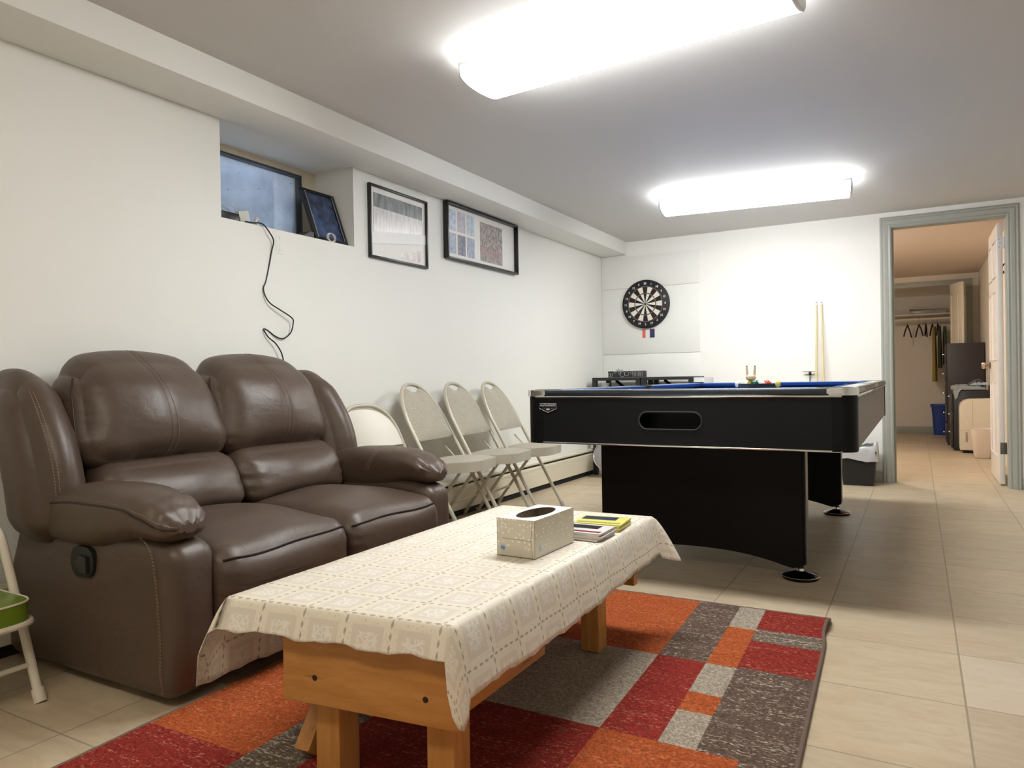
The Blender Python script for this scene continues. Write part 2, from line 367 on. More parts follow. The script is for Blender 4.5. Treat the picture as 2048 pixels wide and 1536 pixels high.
def gather(amp, f, ax, along):
    def g(v, q):
        e = max(0, (abs(v[ax])-.55)/.45)**1.3
        return amp*e*noise.noise(Vector((q[along]*f, q[ax]*3, v[ax]*2)))
    return g
# hidden frame
b = MB(); b.box((-2.56, 1.30, .05), (-1.86, 2.48, .30), b=.02); b.box((-2.60, 1.27, .10), (-2.50, 2.51, .88), b=.03); b.build('inner_frame', LEA, sofa)
for s in (-1, 1):
    # arm body panel: profile in X,Z with rounded front/top, extruded and puffed across Y
    def fn(q, v, s=s):
        if q.x < -.30 and q.z > .02: q.x += (.10*min(1, (q.z-.02)/.2))*min(1, (-.30-q.x)/.12)
        q.z += .012*noise.noise(Vector((q.x*6, 0, q.z*5)))*(1-abs(v[2]))
        if q.x > .2: q.z += (-.03*((q.x-.2)/.22)**2 if q.z > .1 else 0)
        if q.z < -.1: q.x += -.028*((-.1-q.z)/.12)*(1 if q.x > .2 else 0)
        q.y += -.006*s*0+(.010*(-s*-1))*0
        return q
    cy = mir(1.30, s)
    b = MB(); b.puff(rbox((-2.175, cy, .25), (.435, .072, .228), .045, (.01, .012, .004), fn), n=22); arm = b.build('arm', LEA, sofa)
    # stitch line over the front of the outer panel
    yo = mir(1.224, s)
    pth = spline([(-1.95, mir(1.236, s), .474), (-1.88, mir(1.228, s), .468), (-1.83, yo, .44), (-1.812, yo, .38), (-1.80, yo-.002*s, .25), (-1.795, yo, .12), (-1.80, mir(1.232, s), .045)])
    b = MB(); dashes(b, [p+Vector((0, -.0015*(-s) if s > 0 else -.0015, 0)) for p in pth], .0065, .0035, .0011); b.build('stitching', STI, arm); b = MB(); dashes(b, [p+Vector((-.008, 0, 0)) for p in pth], .0065, .0035, .0009); b.build('stitching', STI, arm)
    # padded arm rest : loft along X
    TOP = [(-2.50, .50), (-2.42, .550), (-2.30, .585), (-2.15, .604), (-2.03, .608), (-1.92, .600), (-1.83, .578), (-1.785, .550), (-1.75, .508)]
    BOT = [(-2.50, .478), (-2.42, .445), (-2.30, .418), (-2.15, .410), (-2.06, .416), (-1.97, .440), (-1.88, .462), (-1.80, .460), (-1.77, .466), (-1.75, .486)]
    HW = [(-2.50, .035), (-2.45, .075), (-2.35, .092), (-2.0, .096), (-1.85, .094), (-1.78, .080), (-1.765, .058), (-1.75, .03)]
    rings = []; NX = 60
    for i in range(NX+1):
        u = i/NX; x = -2.50+.75*(.5-.5*cos(pi*u)); zt, zb, hw = interp(x, TOP), interp(x, BOT), interp(x, HW)
        ring = []
        for k in range(36):
            a = 2*pi*k/36; ca, sa = cos(a), sin(a); e = .72
            yy = hw*math.copysign(abs(ca)**e, ca); zz = math.copysign(abs(sa)**e, sa)
            z = (zt+zb)/2+(zt-zb)/2*zz
            g = max(0, (x+2.0)/.27)**1.2 if x > -2.0 else 0
            wv = .009*g*noise.noise(Vector((x*9, a*3.2, 3+s)))+.0035*noise.noise(Vector((x*7, a*1.5, s)))+.005*g*sin(a*9)*max(0, sin(a))
            ring.append(Vector((x, mir(1.285, s)+yy*(1+wv*6), z+wv)))
        rings.append(ring)
    b = MB(); b.loft(rings); pad = b.build('arm_rest', LEA, sofa)
    def pad_pt(x, a, off=.001):
        zt, zb, hw = interp(x, TOP), interp(x, BOT), interp(x, HW); e = .72
        return Vector((x, mir(1.285-(hw+off)*abs(cos(a))**e, s), (zt+zb)/2+(zt-zb+off*2)/2*math.copysign(abs(sin(a))**e, sin(a))))
    b = MB(); b.tube([pad_pt(-2.47+.717*i/40, .25+.12*sin(i/40*pi*1.4)-(.15 if i > 30 else 0)*(i-30)/10) for i in range(41)], .0026, n=6); b.build('piping', SEAM, pad)
    b = MB(); dashes(b, [pad_pt(-2.03+.28*i/16, .25+.14*sin((i+22)/40*pi*1.4)+.10, .0015) for i in range(17)], .006, .003, .001)
    xx = -2.08
    b.build('stitching', STI, pad)
    for dx in (0, .012): b = MB(); dashes(b, [Vector((xx+dx+.03*sin(i/12*pi), mir(1.285+.101*math.copysign(abs(cos(i/12*1.5))**.72, 1), s), (interp(xx, TOP)+interp(xx, BOT))/2+(interp(xx, TOP)-interp(xx, BOT)+.004)/2*abs(sin(i/12*1.5))**.72)) for i in range(13)], .006, .003, .001); b.build('stitching', STI, pad)
    # outer back wing
    def wf(q, v, s=s):
        q.x += -.36*(q.z) + .05*(1-((q.z)/.26)**2)
        q.x += .008*max(0, abs(v[1])-.4)*noise.noise(Vector((q.z*26, 0, 5+s))); q.y *= 1-.25*max(0, q.z/.26)**2
        q.y += .02*s*max(0, q.z/.26)*0
        if q.z > .1: q.z -= .10*((q.x+.2)*0)
        q.z -= .03*(v[1]*s > 0)*abs(v[1])**2*max(0, v[2])
        return q
    b = MB(); b.puff(rbox((-2.465, mir(1.245 if s < 0 else 1.275, s), .68), (.118, .090, .262), .087, (.03, .010, .01), wf), n=26); wing = b.build('back_wing', LEA, sofa)
    mpw = rbox((-2.465, mir(1.245 if s < 0 else 1.275, s), .68), (.118, .090, .262), .087, (.03, .010, .01), wf)
    for off in (0, .12):
        b = MB(); dashes(b, [mpw((1.0, s*(.35+off), -.85+1.65*i/40))+Vector((.0012, 0, 0)) for i in range(41)], .0065, .0035, .0011); b.build('stitching', STI, wing)
for i, s in enumerate((-1, 1)):
    yc = YC+s*.268; hy = .268
    # upper back
    def uf(q, v, s=s):
        q.x += -.40*q.z
        q.z += .02*(1-v[1]**2)*max(0, v[2])-.028*abs(v[1])**5*max(0, v[2])
        q.y -= .022*q.z/.19*v[1]
        e = max(0, abs(v[1])-.55)/.45
        q.x += .005*e*noise.noise(Vector((q.z*38, 1.5, s*4)))+.012*noise.noise(Vector((q.y*5, q.z*5, s*2+9)))
        sm = math.exp(-((v[1]+.01)/.03)**2); q.x -= .007*sm*(v[0] > .3)
        eb = max(0, -v[2]-.6)/.4; q.x += .010*eb*noise.noise(Vector((q.y*28, 2.5, s*4)))
        return q
    mpu = rbox((-2.462, yc, .80), (.118, hy+.022, .190), .114, (.060, .004, .010), uf)
    b = MB(); b.puff(mpu, n=40); up = b.build('back_cushion', LEA, sofa)
    for v1 in (-.045, .025):
        pth = [mpu((sin(a)*.0+(1 if a < .9 else 1-(a-.9)*2.2), v1, min(1, -1.0+a*1.9/.9*.98)) if a < .9 else (1-(a-.9)*9, v1, 1)) for a in [k/60 for k in range(61)]]
        b = MB(); dashes(b, [p+Vector((.0012, 0, .0006)) for p in pth if p.z > .60], .0065, .0035, .0011); b.build('stitching', STI, up)
    # piping down each side
    for v1 in (-.97, .97):
        b = MB(); b.tube([mpu((.55, v1, -.8+1.6*k/24)) for k in range(25)], .0032, n=6); b.build('piping', SEAM, up)
    # lumbar cushion
    def lf(q, v, s=s):
        q.x += -.38*q.z; e = max(0, abs(v[1])-.6)/.4
        q.x += .010*e*noise.noise(Vector((q.z*30, 8, s*3)))+.008*noise.noise(Vector((q.y*6, q.z*9, s*2+19))); return q
    b = MB(); b.puff(rbox((-2.345, yc, .530), (.125, hy, .105), .07, (.035, .006, .01), lf), n=30); b.build('lumbar_cushion', LEA, sofa)
    # seat
    def sf(q, v, s=s):
        q.z += .018*noise.noise(Vector((q.x*4, q.y*4, s*5)))*(v[2] > 0)
        if v[0] > 0 and v[2] > 0: q.z -= .022*v[0]**3
        e = max(0, abs(v[1])-.65)/.35; q.z += .006*e*noise.noise(Vector((q.x*28, 4, s*6))); q.x += .008*e*noise.noise(Vector((q.z*35, 4, s*6)))*(v[0] > 0)
        return q
    mps = rbox((-2.02, yc, .335), (.325, hy-.001, .105), .07, (.012, .004, .028), sf)
    b = MB(); b.puff(mps, n=34); seat = b.build('seat_cushion', LEA, sofa)
    b = MB(); b.tube([mps((.985-.06*abs(t)**6, t, .80+.08*(1-t*t)))+Vector((.001, 0, .001)) for t in [-.99+1.98*k/40 for k in range(41)]], .0034, n=6); b.build('piping', SEAM, seat)
    def ff(q, v, s=s):
        e = max(0, abs(v[1])-.6)/.4; q.x += .012*e*noise.noise(Vector((q.z*30, 4, s*7)))*(v[0] > 0)+.008*noise.noise(Vector((q.y*5, q.z*6, s*2+29))); return q
    b = MB(); b.puff(rbox((-1.80, yc, .225), (.095, hy-.004, .165), .06, (.025, .004, .0), ff), n=26); b.build('foot_rest', LEA, sofa)
# recliner handle
BLK = mat('black_plastic', (22, 22, 24), rough=.35, var=.02)
b = MB(); yh = 1.222
prof = [( .052*cos(a)*(1.0), .043*sin(a)) for a in [2*pi*k/32 for k in range(32)]]
def supe(a, rx, rz, e=.6): return (rx*math.copysign(abs(cos(a))**e, cos(a)), rz*math.copysign(abs(sin(a))**e, sin(a)))
hc = (-2.135, .378)
poly = [(hc[0]+supe(2*pi*k/40, .056, .045)[0], hc[1]+supe(2*pi*k/40, .056, .045)[1]) for k in range(40)]
b.prism(poly, yh-.012, yh+.01, 'Y', bev=.003); hd = b.build('recliner_handle', BLK, sofa)
b = MB(); b.prism([(hc[0]-.032, hc[1]+.005), (hc[0]-.008, hc[1]+.008), (hc[0]-.008, hc[1]+.022), (hc[0]+.03, hc[1]+.018), (hc[0]+.034, hc[1]-.03), (hc[0]-.006, hc[1]-.032), (hc[0]-.008, hc[1]-.016), (hc[0]-.03, hc[1]-.014)], yh-.019, yh-.010, 'Y', bev=.002); b.build('lever', mat('satin_black_plastic', (36, 36, 38), rough=.25), hd)
# ------------------------------------------------------------------ folding chairs
BEI = mat('beige_chair_enamel', (196, 190, 172), rough=.3, var=.02, metal=.15)
def fabric(name, c):
    m = bpy.data.materials.new(name); m.use_nodes = True; k = N(m); v = k.coord(); MATS[name] = m
    wv = k.n('ShaderNodeTexWave', wave_type='BANDS', bands_direction='DIAGONAL', i_Scale=34.0, i_Distortion=3.0); k.l(v, wv.inputs['Vector'])
    wv.inputs['Detail Scale'].default_value = 3; c2 = tuple(x*.66 for x in srgb(c))
    k.base(k.mix(wv.outputs['Fac'], c2, srgb(c))); k.b.inputs['Roughness'].default_value = .85; k.b.inputs['Sheen Weight'].default_value = .2
    k.bump(wv.outputs['Fac'], .5, .002); return m
FAB = fabric('beige_woven_upholstery', (190, 182, 164)); RUB = mat('beige_foot_cap', (176, 168, 150), rough=.6)
def xl(z): return .235-.47*z/.875       # front leg / back tube line
def arch(y, hw=.220, z0=.60, h=.272): return z0+h*max(0, 1-abs(y/hw)**2.2)**(1/2.2)
def padded_chair(loc, rz, label, group):
    t = thing('folding_chair', label, 'chair', loc, rz, group)
    # back frame with both front legs
    up = [(.202*sgn*1.0, z) for sgn in (1,) for z in (0.012, .2, .4, .58)]
    yz = [(-.220, z) for z in (.012, .3, .55)]+[(-.220*cos(pi*k/24), arch(.220*cos(pi*k/24))) for k in range(1, 24)]+[(.220, z) for z in (.55, .3, .012)]
    b = MB(); b.tube(spline([(xl(z), y, z) for y, z in yz], 3), .0115, n=10); b.build('frame', BEI, t, world=False)
    for sy in (-1, 1):
        b = MB(); b.cyl((xl(0)+.001, sy*.220, 0), (xl(.03), sy*.220, .032), .0145); b.build('foot_cap', RUB, t, world=False)
        b = MB(); b.tube([(-.24, sy*.175, .008), (-.20, sy*.175, .07), (.055, sy*.175, .41)], .0105); b.build('leg', BEI, t, world=False)
        b = MB(); b.cyl((-.242, sy*.175, .0), (-.234, sy*.175, .03), .014); b.build('foot_cap', RUB, t, world=False)
        b = MB(); b.box((-.10, sy*.188-.004, .36), (.02, sy*.188+.004, .385), b=.002); b.tube([(-.11, sy*.19, .50), (-.02, sy*.19, .41)], .006); b.build('hinge_bracket', BEI, t, world=False)
    b = MB(); b.tube([(-.15, -.175, .135), (-.15, .175, .135)], .008); b.build('stretcher', BEI, t, world=False)
    # seat pan and pad
    def outl(v0, v1, e=0):
        x = .075+v0*.195; w_ = .188-.02*v0; y = v1*w_
        return x, y
    def seatfn(z0, z1, sh, crown):
        def mp(v):
            r = 4.5; nrm = (abs(v[0])**r+abs(v[1])**r)**(1/r); mx = max(abs(v[0]), abs(v[1]), 1e-6); sc = mx/nrm if nrm > 0 else 1
            a, c = v[0]*sc*sh, v[1]*sc*sh; x, y = outl(a, c)
            z = z0+(z1-z0)*(v[2]+1)/2; z += crown*max(0, v[2])*(1-mx**2.6)+.012*a
            return Vector((x, y, z))
        return mp
    b = MB(); b.puff(seatfn(.378, .432, 1, 0), n=16, k=.3); b.build('seat_pan', BEI, t, world=False)
    b = MB(); b.puff(seatfn(.428, .434, .965, .024), n=18, k=.3); b.build('seat', FAB, t, world=False)
    # back pad
    def bp(v):
        y = v[1]*.212; zt = arch(y, .226)-.012-.034*math.exp(-(y/.055)**4); zb = .555
        z = zb+(zt-zb)*(v[2]+1)/2
        m_ = max(abs(v[1]), abs(v[2])); th = .026*(1-m_**3.5)+.003
        return Vector((xl(z)+.004+v[0]*th+.006*(1-(y/.2)**2)*0, y, z))
    b = MB(); b.puff(bp, n=24, k=.4); b.build('back_rest', FAB, t, world=False)
    return t
GC = 'padded beige folding chairs along the left wall'
c0 = padded_chair((-2.375, 3.43, 0), R(7), 'padded beige folding chair nearest the sofa arm', GC)
copy_tree(c0, (-2.375, 3.865, 0), R(7), 'padded beige folding chair in the middle of the row of three')
copy_tree(c0, (-2.372, 4.30, 0), R(7), 'padded beige folding chair nearest the pool table, last in the row')
# all metal chair behind sofa arm
MET = mat('glossy_beige_metal', (190, 182, 164), rough=.32, metal=.0, var=.02)
t = thing('folding_chair', 'unpadded glossy metal folding chair half hidden behind the far sofa arm', 'chair', (-2.33, 2.93, 0), R(2))
b = MB(); yz = [(-.225, z) for z in (.012, .3, .52)]+[(-.225*cos(pi*k/24), .56+.205*max(0, 1-abs(cos(pi*k/24))**2.6)**(1/2.6)) for k in range(1, 24)]+[(.225, z) for z in (.52, .3, .012)]
x2 = lambda z: .13-.36*z/.765
b.tube(spline([(x2(z), y, z) for y, z in yz], 3), .0115); b.build('frame', MET, t, world=False)
def mb_(v):
    y = v[1]*.216; zt = .56+.19*max(0, 1-abs(y/.222)**2.6)**(1/2.6); z = .548+(zt-.548)*(v[2]+1)/2; return Vector((x2(z)+.004+v[0]*.0025-.018*(1-(y/.22)**2), y, z))
b = MB(); b.puff(mb_, n=18); b.build('back_rest', MET, t, world=False)
b = MB(); b.box((-.14, -.2, .41), (.14, .2, .432), b=.008); b.build('seat', MET, t, world=False)
for sy in (-1, 1):
    b = MB(); b.tube([(-.24, sy*.19, .01), (.0, sy*.19, .405)], .0105); b.build('leg', MET, t, world=False)
# green child chair
CRM = mat('cream_chair_enamel', (226, 218, 202), rough=.3, var=.02); GRN = mat('green_vinyl', (112, 138, 36), rough=.3, var=.10, nscale=6)
t = thing('folding_chair', 'small white folding chair with a green vinyl seat left of the sofa', 'chair', (-2.36, .945, 0), R(0))
x3 = lambda z: .185-.43*z
b = MB(); yz = [(-.165, z) for z in (.012, .2, .4)]+[(-.165*cos(pi*k/16), .43+.13*sin(pi*k/16)) for k in range(1, 16)]+[(.165, z) for z in (.4, .2, .012)]
b.tube(spline([(x3(z), y, z) for y, z in yz], 3), .0125); b.build('frame', CRM, t, world=False)
for sy in (-1, 1):
    b = MB(); b.tube([(-.17, sy*.135, .01), (.08, sy*.135, .235)], .010); b.build('leg', CRM, t, world=False)
    b = MB(); b.cyl((x3(0)+.002, sy*.165, 0), (x3(.035), sy*.165, .036), .0165); b.build('foot_cap', CRM, t, world=False)
b = MB(); b.tube([(x3(.1), -.165, .1), (x3(.1), .165, .1)], .008); b.build('stretcher', CRM, t, world=False)
def gs(z0, z1, sh, crown=0):
    def mp(v):
        nrm = (abs(v[0])**5+abs(v[1])**5)**.2; mx = max(abs(v[0]), abs(v[1]), 1e-6); sc = mx/nrm if nrm else 1
        return Vector((.068+v[0]*sc*.145*sh, v[1]*sc*.15*sh, z0+(z1-z0)*(v[2]+1)/2+crown*max(0, v[2])*(1-mx**2)))
    return mp
b = MB(); b.puff(gs(.245, .298, 1, .008), n=14, k=.4); sg = b.build('seat', GRN, t, world=False)
b = MB(); m_ = gs(.245, .298, 1.0); b.tube([m_(p) for p in [(-1, -1+.1*i, 1) for i in range(20)]+[(-1+.1*i, 1, 1) for i in range(20)]+[(1, 1-.1*i, 1) for i in range(20)]+[(1-.1*i, -1, 1) for i in range(20)]], .003, n=6, closed=True); b.build('piping', CRM, sg, world=False)
b = MB(); m_ = gs(.238, .298, 1.03); b.tube([m_(p) for p in [(-1, -1+.1*i, -1) for i in range(20)]+[(-1+.1*i, 1, -1) for i in range(20)]+[(1, 1-.1*i, -1) for i in range(20)]+[(1-.1*i, -1, -1) for i in range(20)]], .0085, n=8, closed=True); b.build('seat_frame', CRM, t, world=False)
b = MB(); b.box((-.215, -.15, .42), (-.01-.0, .15, .425)) ; b.bm.free(); b = MB()
b.puff(lambda v: Vector((x3(.47+.07*(v[2]+1)/2)+v[0]*.012, v[1]*.145, .47+.07*(v[2]+1)/2)), n=8); b.build('back_rest', GRN, t, world=False)
# ------------------------------------------------------------------ coffee table
def wood(name, c1, c2, ax):
    m = bpy.data.materials.new(name); m.use_nodes = True; k = N(m); MATS[name] = m
    sc = {'X': (1.2, 12, 12), 'Y': (12, 1.2, 12), 'Z': (12, 12, 1.2)}[ax]
    v = k.coord(scale=sc); nz = k.noise(v, 3.2, 6, .6); f = k.ramp(nz, .3, .7)
    c = k.mix(f, srgb(c1), srgb(c2)); kn = k.n('ShaderNodeTexVoronoi', i_Scale=1.7, feature='F1'); k.l(v, kn.inputs['Vector'])
    kr = k.ramp(kn.outputs[0], .10, .03); c = k.mix(k.math('MULTIPLY', kr, .8), c, srgb((92, 48, 20)))
    fine = k.noise(v, 16, 4, .6); c = k.mix(k.math('MULTIPLY', k.ramp(fine, .5, .8), .25), c, srgb((140, 84, 34)))
    k.base(c); k.b.inputs['Roughness'].default_value = .38; k.bump(nz, .1, .001); return m
WX = wood('honey_pine_across', (178, 120, 58), (202, 146, 78), 'X'); WY = wood('honey_pine_along', (170, 114, 56), (196, 140, 74), 'Y'); WZ = wood('honey_pine_upright', (190, 134, 70), (212, 160, 92), 'Z')
ct = thing('coffee_table', 'low honey pine coffee table with heavy square legs standing on the rug', 'table', (-1.07, 1.75, .012))
ZT = .415
NL, NR, FR_, FL = (-1.35, 1.09), (-.79, 1.152), (-.795, 2.365), (-1.375, 2.35)
b = MB(); b.prism([NL, NR, FR_, FL], ZT-.032, ZT-.004, 'Z', bev=.003); b.build('table_top', WY, ct)
def slab(p, q, th, z0, z1, bev=.006):   # board standing between two plan points
    p = Vector((*p, 0)); q = Vector((*q, 0)); d = (q-p); L = d.length; a = math.atan2(d.y, d.x)
    M = Matrix.Translation(p) @ Matrix.Rotation(a, 4, 'Z'); return M, L
M, L = slab((-1.21, 1.112), (-.778, 1.160), 0, 0, 0)
b = MB(); 
poly = [(0, .204), (L-.014, .204), (L-.003, .208), (L, .22), (L, .385), (0, .385)]
b.prism(poly, 0, .038, 'Y', M=M, bev=.002); ap = b.build('end_board', WX, ct)
b = MB(); 
for px, pz in ((.085, .262), (.355, .258)):
    b = MB(); b.cyl(M @ Vector((px, -.0005, pz)), M @ Vector((px, .004, pz)), .0065, n=12); b.build('bolt_hole', mat('dark_bore', (40, 22, 12)), ap)
M2, L2 = slab((-1.22, 2.20), (-.795, 2.20), 0, 0, 0)
b = MB(); b.prism([(0, .225), (L2, .225), (L2, .385), (0, .385)], -.02, .018, 'Y', M=M2, bev=.003); b.build('end_board', WX, ct)
b = MB(); b.box((-.845, 1.19, .29), (-.805, 2.05, .385), b=.003); b.build('side_rail', WY, ct)
b = MB(); b.box((-.832, 1.19, .220), (-.797, 1.56, .30), b=.003); b.build('side_rail', WY, ct)
b = MB(); b.box((-1.20, 1.19, .29), (-1.165, 2.28, .385), b=.003); b.build('side_rail', WY, ct)
for (lx, ly) in ((-1.163, 1.158), (-.886, 1.190)):
    b = MB(); b.box((lx, ly, .0145), (lx+.064, ly+.075, .385), b=.005, M=Matrix.Translation((lx, ly, 0)) @ Matrix.Rotation(R(6), 4, 'Z') @ Matrix.Translation((-lx, -ly, 0))); b.build('leg', WZ, ct)
for (lx, ly) in ((-.955, 2.12), (-1.19, 2.12)):
    b = MB(); b.box((lx, ly, .0145), (lx+.062, ly+.07, .385), b=.004); b.build('leg', WZ, ct)
b = MB(); M = Matrix.Translation((-1.262, 1.31, .145)) @ Matrix.Rotation(R(4), 4, 'Z') @ Matrix.Rotation(R(52), 4, 'X'); b.box((-.022, -.150, -.022), (.022, .22, .022), b=.004, M=M); b.build('brace', WY, ct)
# table cloth
def cloth_mat():
    m = bpy.data.materials.new('cream_lace_vinyl'); m.use_nodes = True; k = N(m)
    uv = k.coord('UV'); sx = k.n('ShaderNodeSeparateXYZ'); k.l(uv, sx.inputs[0]); P = .108
    fx = k.math('FRACT', k.math('DIVIDE', sx.outputs[0], P)); fy = k.math('FRACT', k.math('DIVIDE', sx.outputs[1], P))
    ax = k.math('ABSOLUTE', k.math('SUBTRACT', fx, .5)); ay = k.math('ABSOLUTE', k.math('SUBTRACT', fy, .5)); mx = k.math('MAXIMUM', ax, ay)
    plain = k.math('LESS_THAN', mx, .36); inner = k.math('LESS_THAN', mx, .23)
    frame = k.math('MULTIPLY', k.math('GREATER_THAN', mx, .345), plain)
    vo = k.n('ShaderNodeTexVoronoi', feature='DISTANCE_TO_EDGE', i_Scale=82.0); k.l(uv, vo.inputs['Vector'])
    vw = k.n('ShaderNodeTexVoronoi', feature='DISTANCE_TO_EDGE', i_Scale=150.0); k.l(uv, vw.inputs['Vector'])
    lines = k.math('LESS_THAN', vo.outputs[0], .11); lace = k.math('GREATER_THAN', vw.outputs[0], .30)
    cream = srgb((252, 245, 230)); grey = srgb((241, 233, 219)); hole = srgb((214, 203, 186))
    c = k.mix(lace, cream, tuple((x+y)/2 for x, y in zip(hole, cream)))        # lace bands
    c = k.mix(plain, c, grey); c = k.mix(frame, c, cream)
    c = k.mix(k.math('MULTIPLY', inner, lines), c, srgb((254, 250, 242)))
    # rows of dark diamonds along the band centres
    def dia(a, f):
        g = k.math('ABSOLUTE', k.math('SUBTRACT', k.math('FRACT', k.math('MULTIPLY', f, 5.0)), .5))
        return k.math('LESS_THAN', k.math('ADD', k.math('MULTIPLY', k.math('SUBTRACT', .5, a), 1.0), k.math('MULTIPLY', g, .075)), .030)
    c = k.mix(k.math('MULTIPLY', k.math('MAXIMUM', dia(ax, fy), dia(ay, fx)), .75), c, srgb((168, 157, 140)))
    k.base(c); k.b.inputs['Roughness'].default_value = .45
    h = k.math('ADD', k.math('MULTIPLY', inner, lines), k.math('MULTIPLY', lace, -.5)); k.bump(h, .35, .001)
    tl = k.n('ShaderNodeBsdfTranslucent'); k.l(c, tl.inputs[0]); mxs = k.n('ShaderNodeMixShader'); mxs.inputs[0].default_value = .22
    out = [n for n in k.t.nodes if n.type == 'OUTPUT_MATERIAL'][0]; k.l(k.b.outputs[0], mxs.inputs[1]); k.l(tl.outputs[0], mxs.inputs[2]); k.l(mxs.outputs[0], out.inputs[0])
    return m
def make_cloth():
    bm = bmesh.new(); uvl = bm.loops.layers.uv.new('uv'); info = {}
    def quad(P): # bilinear of table corners
        u, v = P; a = Vector(NL)*(1-u)+Vector(NR)*u; b_ = Vector(FL)*(1-u)+Vector(FR_)*u; return a*(1-v)+b_*v
    W_, L_ = .56, 1.22; NU, NV = 22, 46
    def add(p, uv): v = bm.verts.new(p); info[v] = uv; return v
    top = [[add(Vector((*quad((i/NU, j/NV)), ZT+.0008*noise.noise(Vector((i*.4, j*.4, 0))))), (i/NU*W_, j/NV*L_)) for i in range(NU+1)] for j in range(NV+1)]
    for j in range(NV):
        for i in range(NU): bm.faces.new([top[j][i], top[j][i+1], top[j+1][i+1], top[j+1][i]])
    # perimeter loop: near, right, far, left with extra corner fans
    per = [(top[0][i], (0, -1), ('n', i/NU)) for i in range(NU)]
    def fan(v, a0, a1, c): return [(v, (cos(R(a0+(a1-a0)*k/6)), sin(R(a0+(a1-a0)*k/6))), (c, k/6)) for k in range(7)]
    per += fan(top[0][NU], -90, 0, 'NR')
    per += [(top[j][NU], (1, 0), ('r', j/NV)) for j in range(1, NV)]
    per += fan(top[NV][NU], 0, 90, 'FR')
    per += [(top[NV][i], (0, 1), ('f', i/NU)) for i in range(NU-1, 0, -1)]
    per += fan(top[NV][0], 90, 180, 'FL')
    per += [(top[j][0], (-1, 0), ('l', j/NV)) for j in range(NV-1, 0, -1)]
    per += fan(top[0][0], 180, 270, 'NL'); per = per[:-0 or None]
    T = 12; cols = []
    NLT = [(-.026, 0, .186), (-.034, -.022, .190), (-.036, -.046, .190), (-.032, -.060, .186), (-.024, -.060, .115), (-.010, -.046, .072), (0, -.032, .062)]
    for idx, (v, d, (sd, t)) in enumerate(per):
        d = Vector((*d, 0)); dn, dr, dl, df = .062, .135, .185, .12
        if sd == 'n': drop = dn+.004*sin(t*20); fl = .020+.012*(1-t)**6 
        elif sd == 'r': drop = dr-.006+.010*sin(t*5); fl = .032+.003*sin(t*38)
        elif sd == 'f': drop = df; fl = .03+.01*sin(t*20)
        elif sd == 'l': drop = dl-.02*t+.006*sin(t*9); fl = .022+.012*sin(t*22)
        elif sd == 'NR': e = sin(pi*min(1, t*1.0)); drop = dn+(dr-dn)*t+.085*e; fl = .024+.010*t+.010*e
        elif sd == 'FR': e = sin(pi*t); drop = dr+(df-dr)*t+.03*e; fl = .03+.075*e
        elif sd == 'FL': e = sin(pi*t); drop = df+(dl-df)*t+.03*e; fl = .03+.05*e
        elif sd == 'NL': q_ = NLT[int(round(t*6))]; drop = q_[2]; d = Vector((q_[0], q_[1], 0)); fl = d.length; d.normalize()
        col = [v]; bu = info[v]
        for k in range(1, T+1):
            s_ = k/T; ang = min(1, s_*5)          # rounded edge then falling
            out = fl*(s_**.8)+.005*ang; z = ZT-drop*(s_**1.0)*(1) + .004*(1-ang)
            scal = .0025*sin(idx*2.1) if k == T else 0
            p = Vector((v.co.x, v.co.y, 0))+d*out; uv = (bu[0]+d.x*drop*s_, bu[1]+d.y*drop*s_)
            col.append(add(Vector((p.x, p.y, z+scal)), uv))
        cols.append(col)
    n = len(cols)
    for i in range(n):
        a, c = cols[i], cols[(i+1) % n]
        for k in range(T):
            q = [a[k], c[k], c[k+1], a[k+1]]; q2 = []
            for x in q:
                if x not in q2: q2.append(x)
            if len(q2) >= 3:
                try: bm.faces.new(q2[::-1])
                except ValueError: pass
    for f in bm.faces:
        f.smooth = True
        for l in f.loops: l[uvl].uv = info[l.vert]
    bmesh.ops.recalc_face_normals(bm, faces=bm.faces[:])
    me = bpy.data.meshes.new('tablecloth'); bm.to_mesh(me); bm.free(); me.materials.append(cloth_mat())
    o = bpy.data.objects.new('tablecloth', me); COL.objects.link(o)
    so = o.modifiers.new('s', 'SOLIDIFY'); so.thickness = .0008; so.offset = 1
    return tag(o, 'cream lace patterned vinyl tablecloth draped over the coffee table', 'tablecloth')
make_cloth()
# tissue box
def dots_mat():
    m = bpy.data.materials.new('dotted_card'); m.use_nodes = True; k = N(m); v = k.coord(); 
    vo = k.n('ShaderNodeTexVoronoi', i_Scale=85.0, i_Randomness=.6); k.l(v, vo.inputs['Vector'])
    sx = k.n('ShaderNodeSeparateXYZ'); k.l(v, sx.inputs[0]); d = k.math('LESS_THAN', vo.outputs[0], .25)
    d = k.math('MULTIPLY', d, k.math('GREATER_THAN', sx.outputs[2], .018))
    k.base(k.mix(d, srgb((206, 199, 182)), srgb((240, 234, 212)))); k.b.inputs['Roughness'].default_value = .3; return m
ZC2 = ZT+.0025
def fl(x, y): return (x, y)
tb = thing('tissue_box', 'beige dotted cardboard tissue box on the tablecloth', 'tissue box', (-.934, 1.785, ZC2), R(-2))
CARDW = mat('white_card', (236, 232, 224), rough=.5, var=.01)
hx, hy_, hz = .059, .114, .10
b = MB(); t_ = .0012
b.box((-hx, -hy_, 0), (hx, -hy_+t_, hz)); b.box((-hx, hy_-t_, 0), (hx, hy_, hz)); b.box((-hx, -hy_, 0), (-hx+t_, hy_, hz)); b.box((hx-t_, -hy_, 0), (hx, hy_, hz)); b.box((-hx, -hy_, 0), (hx, hy_, t_)); b.build('carton', dots_mat(), tb, world=False)
b = MB(); out = []; inn = []; K = 40
